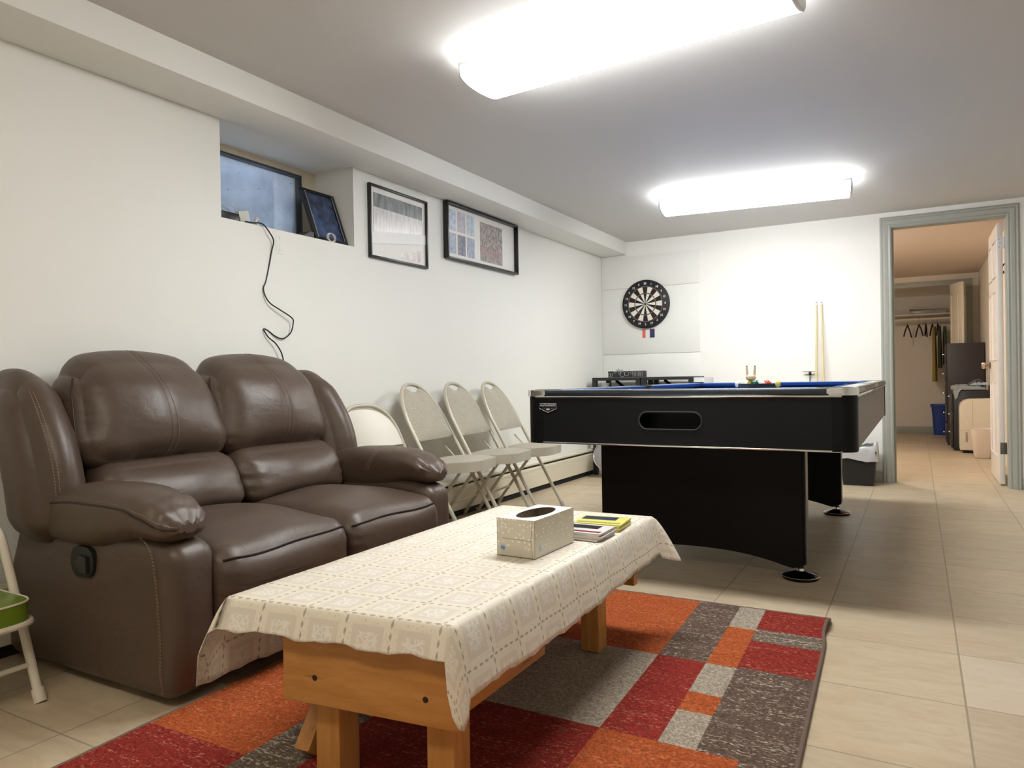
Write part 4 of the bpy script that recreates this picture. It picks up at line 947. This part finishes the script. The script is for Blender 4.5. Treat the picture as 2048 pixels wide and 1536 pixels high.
b = MB(); b.box((-.802, 6.545, .885), (-.782, 6.565, .918), b=.003); b.box((-.85, 6.55, .912), (-.742, 6.56, .917), b=.001); b.tube([(-.742, 6.555, .917), (-.744, 6.555, .904), (-.76, 6.555, .896), (-.792, 6.555, .889), (-.83, 6.555, .896)], .002, n=6); b.build('bridge_head', BLK, t)
# trash can by doorway
t = thing('trash_can', 'black bin lined with a clear bag standing beside the doorway', 'bin', (-.42, 6.40, 0))
b = MB()
def tc(x0, x1, y0, y1, z): return [Vector(p) for p in ((x0, y0, z), (x1, y0, z), (x1, y1, z), (x0, y1, z))]
b.loft([tc(-.528, -.312, 6.33, 6.50, .002), tc(-.548, -.286, 6.315, 6.52, .275)], cap=False); b._add(tc(-.528, -.312, 6.33, 6.50, .003), [[0, 1, 2, 3]]); b.build('bin_body', mat('charcoal_plastic', (32, 32, 34), rough=.5), t, sharp=30)
bag = MB(); NN = 64; rings = []
for j in range(9):
    u = j/8; ring = []
    for k in range(NN):
        a = 2*pi*k/NN; mxx = (abs(cos(a))**6+abs(sin(a))**6)**(1/6); hw, hh = .134, .106
        zz = [.322, .326, .316, .302, .290, .276, .262, .252, .245][j]; s_ = [.80, .93, 1.0, 1.03, 1.04, 1.05, 1.055, 1.06, 1.065][j]
        drop = (.5+.5*sin(a*1+2.4))*.05*max(0, j-3)/5
        ring.append(Vector((-.417+hw*s_*cos(a)/mxx+.004*noise.noise(Vector((k*.7, j*.6, 0))), 6.417+hh*s_*sin(a)/mxx+.004*noise.noise(Vector((k*.7, j*.6, 5))), zz-drop+.012*noise.noise(Vector((a*3, j*.3, 2)))+.016*sin(a*2+1)*(j < 4))))
    rings.append(ring)
bag.loft(rings, cap=False); bag.build('bin_liner', mat('translucent_liner', (222, 222, 224), rough=.25, alpha=.85), t)
# chrome folding stool behind pool table leg
t = thing('round_stool', 'folded metal stool with a round seat in the far left corner', 'stool', (-2.47, 6.08, 0))
b = MB(); M = Matrix.Translation((-2.40, 6.0, .20)) @ Matrix.Rotation(R(62), 4, 'X') @ Matrix.Rotation(R(10), 4, 'Y'); b.lathe([(.001, .012), (.125, .012), (.135, .004), (.135, -.008), (.001, -.010)], M=M); b.build('seat', mat('grey_seat', (150, 146, 142), rough=.4), t)
b = MB(); b.tube([M @ Vector((.138*cos(2*pi*k/40), .138*sin(2*pi*k/40), 0)) for k in range(40)], .006, n=8, closed=True); b.tube([(-2.53, 6.10, .008), (-2.535, 6.05, .36)], .010); b.tube([(-2.30, 6.10, .008), (-2.42, 6.05, .36)], .010); b.tube([(-2.535, 6.05, .36), (-2.42, 6.05, .36)], .010); b.build('frame', CHR, t)
# ------------------------------------------------------------------ pictures on left wall
FB = mat('black_frame', (20, 20, 22), rough=.35)
def picture(y0, y1, z0, z1, dep, label, art, fw=.014):
    t = thing('picture_frame', label, 'picture', (XL, (y0+y1)/2, z0))
    b = MB(); x0, x1 = XL+.002, XL+dep
    b.box((x0, y0, z0), (x1, y0+fw, z1), b=.002); b.box((x0, y1-fw, z0), (x1, y1, z1), b=.002); b.box((x0, y0+fw, z0), (x1, y1-fw, z0+fw), b=.002); b.box((x0, y0+fw, z1-fw), (x1, y1-fw, z1), b=.002); b.build('frame', FB, t)
    b = MB(); b.box((x0, y0+fw*.5, z0+fw*.5), (x0+.006, y1-fw*.5, z1-fw*.5)); b.build('mat_board', mat('white_mat', (236, 234, 230), rough=.5), t)
    art(t, x0+.0065, y0+fw, y1-fw, z0+fw, z1-fw)
    return t
def artmat(name, c1, c2, sc=(1, 1, 1), ns=12):
    m = bpy.data.materials.new(name); m.use_nodes = True; k = N(m); nz = k.noise(k.coord(scale=sc), ns, 6, .7); k.base(k.mix(k.ramp(nz, .38, .62), srgb(c1), srgb(c2))); k.b.inputs['Roughness'].default_value = .25; return m
def art1(t, x, y0, y1, z0, z1):
    b = MB(); m_ = .03; b.box((x, y0+m_, z0+.18), (x+.0008, y1-m_, z1-m_)); b.build('photo_print', artmat('grey_photo', (96, 104, 106), (150, 152, 154), (1, 4, 1), 9), t)
    b = MB(); b.box((x+.0008, y0+m_, z0+.14), (x+.0014, y1-m_, z0+.28)); b.build('photo_print', artmat('pale_photo', (188, 188, 190), (226, 222, 222), (1, 6, 1), 10), t)
    b = MB(); b._add([(x+.0025, y0+.0, z0+.065), (x+.0025, y1, z0+.135), (x+.0025, y1, z0+.195), (x+.0025, y0, z0+.135)], [[0, 1, 2, 3]]); b._add([(x, y0+.0, z0+.065), (x, y1, z0+.135), (x, y1, z0+.195), (x, y0, z0+.135)], [[0, 1, 2, 3]]); b.build('white_band', mat('white_print', (246, 246, 246)), t)
    b = MB(); 
    for i, (yy, hh) in enumerate(((.28, .05), (.33, .06), (.39, .07), (.44, .085))): b.box((x, y0+yy, z0+.02), (x+.0008, y0+yy+.028, z0+hh))
    b.build('photo_print', artmat('rosy_photo', (150, 134, 134), (216, 200, 198), (1, 5, 1), 14), t)
picture(3.142, 3.690, 1.593, 2.012, .022, 'black framed poster with a grey photograph and white band, nearest the window', art1)
def art2(t, x, y0, y1, z0, z1):
    cols = [(150, 160, 176), (178, 190, 204), (120, 122, 134), (176, 172, 182)]
    k = 0
    for i in range(3):
        for j in range(2):
            b = MB(); ya = y0+.03+i*.115; za = z0+.03+j*.155; b.box((x, ya, za), (x+.0008, ya+.095, za+.135)); b.build('photo_print', artmat('collage_photo_%d' % k, cols[k % 4], tuple(min(255, c+40) for c in cols[k % 4]), (1, 2, 2), 16), t); k += 1
    b = MB(); b.box((x, y0+.43, z0+.03), (x+.0008, y0+.74, z1-.04)); b.build('photo_print', artmat('graffiti_photo', (112, 108, 112), (206, 196, 190), (1, 2.5, 1.4), 30), t)
    b = MB()
    for i in range(9):
        pts = [(x+.0012, y0+.45+.028*i, z0+.05), (x+.0012, y0+.445+.028*i, z0+.09+.02*((i*7) % 3)), (x+.0012, y0+.46+.028*i, z0+.13), (x+.0012, y0+.462+.028*i, z0+.09)]; b.tube(spline(pts, 3), .0022, n=4)
    b.build('graffiti_stroke', mat('pink_paint', (206, 170, 170)), t)
picture(3.885, 4.835, 1.690, 2.062, .040, 'wide black framed collage of photographs, further along the left wall', art2)
# leaning dark frame on sill
t = thing('picture_frame', 'dark framed picture leaning in the right end of the window recess', 'picture', (-2.80, 2.95, 1.633), 0)
def lean(u, v, d=0):  # u along, v up
    a = Vector((-2.725, 2.775, 1.637)); bb = Vector((-2.725, 3.018, 1.637)); up = Vector((-.105, 0, .285)); nn = (bb-a).cross(up).normalized()
    return a+(bb-a)*u+up*v+nn*d
def leanquad(mb, u0, u1, v0, v1, d0, d1): 
    vs = [lean(u, v, d) for d in (d0, d1) for u, v in ((u0, v0), (u1, v0), (u1, v1), (u0, v1))]; mb._add(vs, [[0, 1, 2, 3], [4, 5, 6, 7], [0, 1, 5, 4], [1, 2, 6, 5], [2, 3, 7, 6], [3, 0, 4, 7]], smooth=False)
b = MB(); 
for q in ((0, .08, 0, 1), (.92, 1, 0, 1), (.08, .92, 0, .06), (.08, .92, .94, 1)): leanquad(b, q[0], q[1], q[2], q[3], -.008, .010)
b.build('frame', FB, t)
b = MB(); leanquad(b, .05, .95, .03, .97, -.003, .003); b.build('photo_print', artmat('dark_blue_photo', (34, 40, 66), (70, 92, 132), (1, 1, 1), 12), t)
for u0 in (.08, .90):
    b = MB(); leanquad(b, u0, u0+.02, .05, .95, .009, .0115); b.build('silver_inlay', CHR, t)
t = thing('black_box', 'small black box on the sill left of the leaning picture', 'box', (-2.76, 2.72, 1.634)); b = MB(); b.prism([(2.665, 1.634), (2.765, 1.634), (2.765, 1.672), (2.735, 1.672)], -2.80, -2.72, 'X', bev=.002); b.build('casing', BLK, t)
t = thing('wire_coil', 'small coil of thin wire in front of the leaning picture', 'wire', (-2.705, 2.86, 1.634))
b = MB(); b.tube([(-2.70, 2.86+.028*cos(k*.5)+.0004*k, 1.66+.022*sin(k*.5)) for k in range(50)], .0014, n=5); b.build('wire_loop', mat('copper_white_wire', (214, 206, 196), rough=.3), t)
# sill items
SILL = 1.634
t = thing('wire_coil', 'bundle of pale clear wire at the left end of the window sill', 'wire', (-2.80, 2.235, SILL))
b = MB()
for i, (rr, dy) in enumerate(((.062, 0), (.05, .012), (.07, .018))):
    b.tube([(-2.78+.01*i, 2.235+dy+rr*cos(pi*k/16), SILL+.03+rr*.85*sin(pi*k/16)) for k in range(17)], .0018, n=6)
b.build('wire_loop', mat('clear_wire', (190, 198, 210), rough=.2), t)
b = MB(); b.box((-2.83, 2.172, SILL), (-2.73, 2.300, SILL+.045), b=.004); b.build('holder', BLK, t)
t = thing('plug_adapter', 'pale square plug adapter tilted on the window sill', 'plug', (-2.76, 2.345, SILL))
b = MB(); M = Matrix.Translation((-2.76, 2.345, SILL+.045)) @ Matrix.Rotation(R(14), 4, 'X'); b.box((-.012, -.030, -.026), (.012, .030, .026), b=.004, M=M); b.build('plug_body', mat('pale_plastic', (206, 208, 200), rough=.4), t); b = MB(); b.box((-2.78, 2.31, SILL), (-2.74, 2.41, SILL+.016), b=.004); b.build('cable_bundle', BLK, t)
t = thing('adhesive_hook', 'small cream cable hook at the edge of the window sill', 'hook', (-2.70, 2.42, SILL))
b = MB(); b.tube([(-2.705, 2.385, SILL+.002), (-2.712, 2.375, SILL+.022), (-2.708, 2.385, SILL+.040)], [.006, .006, .010], n=10); b.build('hook', mat('cream_plastic', (222, 218, 200), rough=.4), t)
cord = [(2.30, 1.640), (2.342, 1.641), (2.367, 1.642), (2.394, 1.635), (2.422, 1.6), (2.446, 1.57), (2.439, 1.519), (2.431, 1.468), (2.407, 1.376), (2.389, 1.34), (2.396, 1.301), (2.42, 1.269), (2.477, 1.241), (2.542, 1.21), (2.553, 1.188), (2.54, 1.137), (2.496, 1.107), (2.455, 1.117), (2.417, 1.14), (2.392, 1.149), (2.386, 1.141), (2.404, 1.11), (2.441, 1.082), (2.466, 1.048), (2.478, 1.023), (2.489, .983), (2.49, .90), (2.485, .80)]
b = MB(); b.tube(spline([(-2.672+(-.02 if i < 2 else 0) + (.012*sin(i*.6) if i > 3 else 0), y, z) for i, (y, z) in enumerate(cord)], 5), .0032, n=8)
tag(b.build('power_cord', mat('black_rubber', (18, 18, 18), rough=.5)), 'black power cord hanging from the window sill down behind the sofa', 'cord')
b = MB()
for p0, p1 in (((2.475, 1.60), (2.475, 1.53)), ((2.475, 1.517), (2.515, 1.517)), ((2.497, 1.57), (2.497, 1.535)), ((2.485, 1.54), (2.497, 1.526)), ((2.509, 1.54), (2.497, 1.526)), ((2.485, 1.60), (2.508, 1.598)), ((2.49, 1.59), (2.505, 1.585)), ((2.497, 1.605), (2.496, 1.58))): b.tube([(XL+.0004, *p0), (XL+.0004, *p1)], .0006, n=4)
tag(b.build('pencil_note', mat('pencil_mark', (196, 196, 192))), 'faint pencil note with a down arrow on the wall beside the cord', 'writing')
# ------------------------------------------------------------------ door leaf
b = MB(); dx0, dx1, dy0, dy1 = .551, .586, 6.735, 7.50
b.box((dx0, dy0, .012), (dx1, dy1, 2.045), b=.002); dr = struct('door_1', b, WHITE_P, 'white panelled door opened into the far room')
b = MB()
for (ya, yb_) in ((.10, .345), (.42, .665)):
    for (za, zb_) in ((.22, .80), (.98, 1.52), (1.64, 1.92)):
        P = [(dx0-.002, dy0+ya, za), (dx0-.002, dy0+yb_, za), (dx0-.002, dy0+yb_, zb_), (dx0-.002, dy0+ya, zb_)]
        b.tube(P, .007, n=6, closed=True); b.box((dx0-.003, dy0+ya+.03, za+.03), (dx0+.001, dy0+yb_-.03, zb_-.03), b=.0015)
b.build('door_panel', WHITE_P, dr)
b = MB(); b.lathe([(.024, 0), (.03, -.004), (.012, -.012), (.011, -.03), (.026, -.042), (.03, -.056), (.022, -.066), (.003, -.068)], (dx0, 7.435, .942), axis='X'); b.build('door_knob', mat('satin_nickel', (186, 172, 158), rough=.18, metal=1), dr)
for z, m_ in ((1.885, PLAST), (.292, mat('dull_steel_hinge', (110, 108, 100), rough=.4, metal=.6))):
    b = MB(); b.box((dx0+.004, dy0-.0025, z-.045), (dx1+.006, dy0-.0002, z+.045), b=.001); b.cyl((dx1+.009, dy0-.003, z-.045), (dx1+.009, dy0-.003, z+.045), .005); h = b.build('hinge', m_, dr)
    b = MB()
    for q in ((.012, .03), (.020, 0), (.012, -.03)): b.cyl((dx0+q[0], dy0-.0035, z+q[1]), (dx0+q[0], dy0-.002, z+q[1]), .003, n=8)
    b.build('screw', DARK, h)
t = thing('wall_hook', 'small black curled wall hook seen through the gap beside the open door', 'hook', (.709, 8.0, 1.77))
b = MB(); b.tube(spline([(.708, 7.97, 1.875), (.69, 7.96, 1.85), (.69, 8.02, 1.82), (.70, 7.98, 1.80), (.69, 8.03, 1.785), (.69, 8.0, 1.77)], 5), .007, n=6); b.build('hook', BLK, t)
# ------------------------------------------------------------------ far room furniture
t = thing('drawer_cabinet', 'tall dark brown cabinet against the far wall by the closet', 'cabinet', (.50, 10.7, 0))
DK = mat('dark_espresso_board', (52, 46, 46), rough=.5)
b = MB(); b.box((.316, 10.22, .0), (.700, 10.67, 1.24), b=.003); b.build('carcass', DK, t)
for i in range(5):
    b = MB(); b.box((.302, 10.23, .04+i*.24), (.314, 10.66, .265+i*.24), b=.002); d = b.build('drawer', DK, t); b = MB(); b.lathe([(.006, 0), (.006, -.012), (.013, -.018), (.011, -.026)], (.302, 10.45, .15+i*.24), axis='X', n=14); b.build('knob', CHR, d)
t = thing('plastic_drawer_tower', 'low black plastic drawer tower in front of the tall cabinet', 'drawers', (.50, 9.75, 0)); BP = mat('glossy_black_plastic', (40, 39, 42), rough=.3)
b = MB(); b.box((.352, 9.56, .0), (.700, 9.93, .685), b=.012); b.build('carcass', BP, t)
for i in range(3):
    b = MB(); b.box((.327, 9.57, .03+i*.202), (.352, 9.92, .235+i*.202), b=.01); d = b.build('drawer', BP, t); b = MB(); b.box((.305, 9.68, .20+i*.202), (.328, 9.80, .215+i*.202), b=.003); b.build('handle', CHR, d)
t = thing('dehumidifier', 'cream dehumidifier beside the open door', 'dehumidifier', (.56, 9.42, 0)); CP = mat('cream_appliance_plastic', (226, 214, 194), rough=.35)
pf = [(.402, .035), (.398, .10), (.400, .50), (.412, .545), (.445, .578), (.49, .592), (.70, .598), (.70, .035)]
b = MB(); b.prism(pf, 9.27, 9.52, 'Y', bev=.008); dh = b.build('housing', CP, t)
b = MB(); b.box((.43, 9.30, .0), (.69, 9.50, .035)); b.build('base', DARK, t)
b = MB(); b.box((.452, 9.265, .13), (.468, 9.269, .235)); b.build('level_window', mat('taupe_slot', (168, 156, 138)), dh); b = MB(); b.tube([(.52, 9.2693, .255), (.52, 9.2693, .592)], .001, n=4); b.tube([(.402, 9.2693, .255), (.52, 9.2693, .255)], .001, n=4); b.build('panel_seam', mat('seam_shadow', (180, 168, 148)), dh)
# clothes pile
t = thing('folded_clothes', 'rumpled grey clothes lying on top of the drawer tower', 'clothes', (.53, 9.7, .60)); GR = mat('grey_cloth', (148, 152, 154), rough=.95, var=.3, nscale=25); LB = mat('pale_blue_cloth', (176, 190, 206), rough=.95, var=.1)
b = MB()
def heap(cx, cy, z, hx, hy, hz, sd):
    def mp(v):
        r = (abs(v[0])**3+abs(v[1])**3)**(1/3); return Vector((cx+v[0]*hx*(1+.12*noise.noise(Vector((v[1]*3, sd, 0)))), cy+v[1]*hy, z+(v[2]*.5+.5)*hz*(1-.5*r*r*.6)+(.022*noise.noise(Vector((v[0]*4, v[1]*4, sd))) if v[2] > 0 else 0)))
    return mp
b.puff(heap(.50, 9.72, .690, .155, .16, .055, 1), n=20); b.build('garment', GR, t)
b = MB(); b.puff(heap(.60, 9.70, .740, .085, .13, .03, 4), n=18); b.build('garment', LB, t)
b = MB(); b.tube(spline([(.50, 9.60, .742), (.54, 9.58, .775), (.59, 9.60, .80), (.63, 9.62, .775)], 5), .012, n=8); b.build('sleeve', mat('dark_grey_cloth', (90, 94, 100), rough=.95), t)
b = MB(); b.loft([[Vector((.372, 9.585, .695)), Vector((.372, 9.62, .72)), Vector((.44, 9.58, .735)), Vector((.44, 9.55, .70))], [Vector((.355, 9.545, .66)), Vector((.35, 9.545, .67)), Vector((.40, 9.54, .68)), Vector((.405, 9.54, .66))], [Vector((.368, 9.545, .58)), Vector((.368, 9.542, .58)), Vector((.392, 9.542, .60)), Vector((.392, 9.545, .60))]]); b.build('hanging_end', GR, t)
t = thing('waste_basket', 'white tapered plastic wastebasket in front of the dehumidifier', 'bin', (.575, 8.86, 0))
def rr4(hx, hy, z, n=32): return [Vector((.575+hx*math.copysign(abs(cos(2*pi*k/n))**.45, cos(2*pi*k/n)), 8.86+hy*math.copysign(abs(sin(2*pi*k/n))**.45, sin(2*pi*k/n)), z)) for k in range(n)]
b = MB(); b.loft([rr4(.06, .085, .001), rr4(.07, .095, .012), rr4(.108, .125, .29), rr4(.112, .13, .303), rr4(.104, .122, .303), rr4(.066, .09, .02)], cap=True); b.build('bin_body', mat('white_bin_plastic', (236, 222, 208), rough=.4), t, sharp=60)
t = thing('recycling_bin', 'blue plastic recycling bin on the closet floor', 'bin', (.24, 12.02, 0))
def rq(cx, cy, hx, hy, z, n=24): return [Vector((cx+hx*math.copysign(abs(cos(2*pi*k/n))**.35, cos(2*pi*k/n)), cy+hy*math.copysign(abs(sin(2*pi*k/n))**.35, sin(2*pi*k/n)), z)) for k in range(n)]
b = MB(); b.loft([rq(.30, 12.0, .105, .12, .001), rq(.30, 12.0, .130, .145, .40), rq(.30, 12.0, .145, .16, .405), rq(.30, 12.0, .145, .16, .43), rq(.30, 12.0, .135, .15, .43), rq(.30, 12.0, .10, .115, .02)]); b.build('bin_body', mat('blue_bin_plastic', (22, 58, 140), rough=.4), t, sharp=60)
# closet shelf, rod, contents
t = thing('closet_shelf', 'white closet shelf spanning the closet above the rail', 'shelf', (-.6, 12.0, 1.70)); SH = mat('white_shelf_paint', (222, 212, 196), rough=.4)
b = MB(); b.box((-1.88, 11.80, 1.708), (.62, 12.195, 1.728), b=.002); b.build('shelf_board', SH, t); b = MB(); b.box((-1.88, 12.17, 1.60), (.62, 12.19, 1.707), b=.002); b.build('cleat', SH, t)
b = MB(); b.cyl((-1.88, 11.87, 1.655), (.62, 11.87, 1.655), .019); tag(b.build('closet_rod', SH), 'white round hanging rail under the closet shelf', 'rail')
t = thing('storage_bin', 'clear flat plastic storage bin on the closet shelf', 'storage bin', (.16, 11.95, 1.729)); CL = mat('clear_plastic', (206, 200, 192), rough=.2, alpha=.6)
b = MB(); b.box((-.06, 11.84, 1.729), (.37, 12.1, 1.785), b=.01); b.build('bin_body', CL, t); b = MB(); b.box((-.09, 11.82, 1.787), (.39, 12.12, 1.797), b=.003, M=Matrix.Translation((.15, 0, 1.79)) @ Matrix.Rotation(R(2), 4, 'Y') @ Matrix.Translation((-.15, 0, -1.79))); b.build('bin_lid', mat('grey_lid', (158, 150, 140), rough=.4, alpha=.8), t)
HG = mat('dark_velvet_hanger', (44, 28, 34), rough=.8); HK = mat('hanger_wire', (140, 134, 128), rough=.3, metal=.8)
def hanger(x, rz, label):
    t = thing('clothes_hanger', label, 'hanger', (x, 11.87, 1.655), rz, 'dark hangers on the closet rail')
    b = MB(); b.tube([(.0, .0, -.075), (.0, 0, -.045), (.012, 0, -.036), (.024, 0, -.015), (.022, 0, .008), (.010, 0, .023), (-.008, 0, .022), (-.02, 0, .010)], .0022, n=6); b.build('hook', HK, t, world=False)
    b = MB(); b.tube(spline([(-.19, 0, -.245), (-.12, 0, -.165), (-.04, 0, -.105), (0, 0, -.078), (.04, 0, -.105), (.12, 0, -.165), (.19, 0, -.245)], 5), .0095, n=8); b.build('shoulder', HG, t, world=False)
    return t
h0 = hanger(-.115, R(76), 'empty dark hanger at the left end of the closet rail')
copy_tree(h0, (.030, 11.87, 1.655), R(104), 'empty dark hanger second from the left on the closet rail')
copy_tree(h0, (.115, 11.87, 1.655), R(86), 'empty dark hanger third from the left on the closet rail')
copy_tree(h0, (.195, 11.87, 1.655), R(80), 'dark hanger carrying the yellow garment')
copy_tree(h0, (.262, 11.87, 1.655), R(84), 'dark hanger carrying the olive garment')
def garment(x, w_, z0, z1, c, name, label, sk=0):
    b = MB(); rings = []
    for j in range(14):
        u = j/13; z = z1-(z1-z0)*u; hw = .05+.17*min(1, u*3.2)**.8; d = .016+.014*u
        rings.append([Vector((x+sk*u+(d+.006*sin(a*5+u*3))*cos(a)*w_, 11.87+hw*sin(a), z)) for a in [2*pi*k/28 for k in range(28)]])
    b.loft(rings); o = b.build('hanging_garment', mat(name, c, rough=.95, var=.18, nscale=14)); return tag(o, label, 'garment')
garment(.215, 1.0, .76, 1.545, (164, 142, 62), 'mustard_cloth', 'long mustard yellow garment hanging in the closet', .0)
garment(.282, .8, .95, 1.55, (78, 82, 58), 'olive_cloth', 'olive green garment hanging right of the yellow one')
garment(.345, .9, 1.0, 1.54, (72, 92, 74), 'green_cloth', 'dark green garment hanging beside the folded closet door')
# bifold door
t = thing('bifold_door', 'white folding closet door pushed open to the right', 'closet door', (.47, 10.86, 0))
def leaf(p, q, label=None):
    M, L = slab(p, q, 0, 0, 0); b = MB(); b.box((0, -.014, .02), (L, .014, 2.03), b=.002, M=M); o = b.build('leaf', mat('ivory_door_paint', (236, 226, 206), rough=.4), t)
    b = MB()
    for za, zb_ in ((.2, .95), (1.15, 1.88)):
        for yy in (-.0150, .0150): b.tube([M @ Vector(v) for v in ((.05, yy, za), (L-.05, yy, za), (L-.05, yy, zb_), (.05, yy, zb_))], .005, n=5, closed=True)
    b.build('raised_panel', MATS['ivory_door_paint'], o)
leaf((.395, 11.02), (.487, 10.70)); leaf((.507, 10.70), (.548, 11.04))
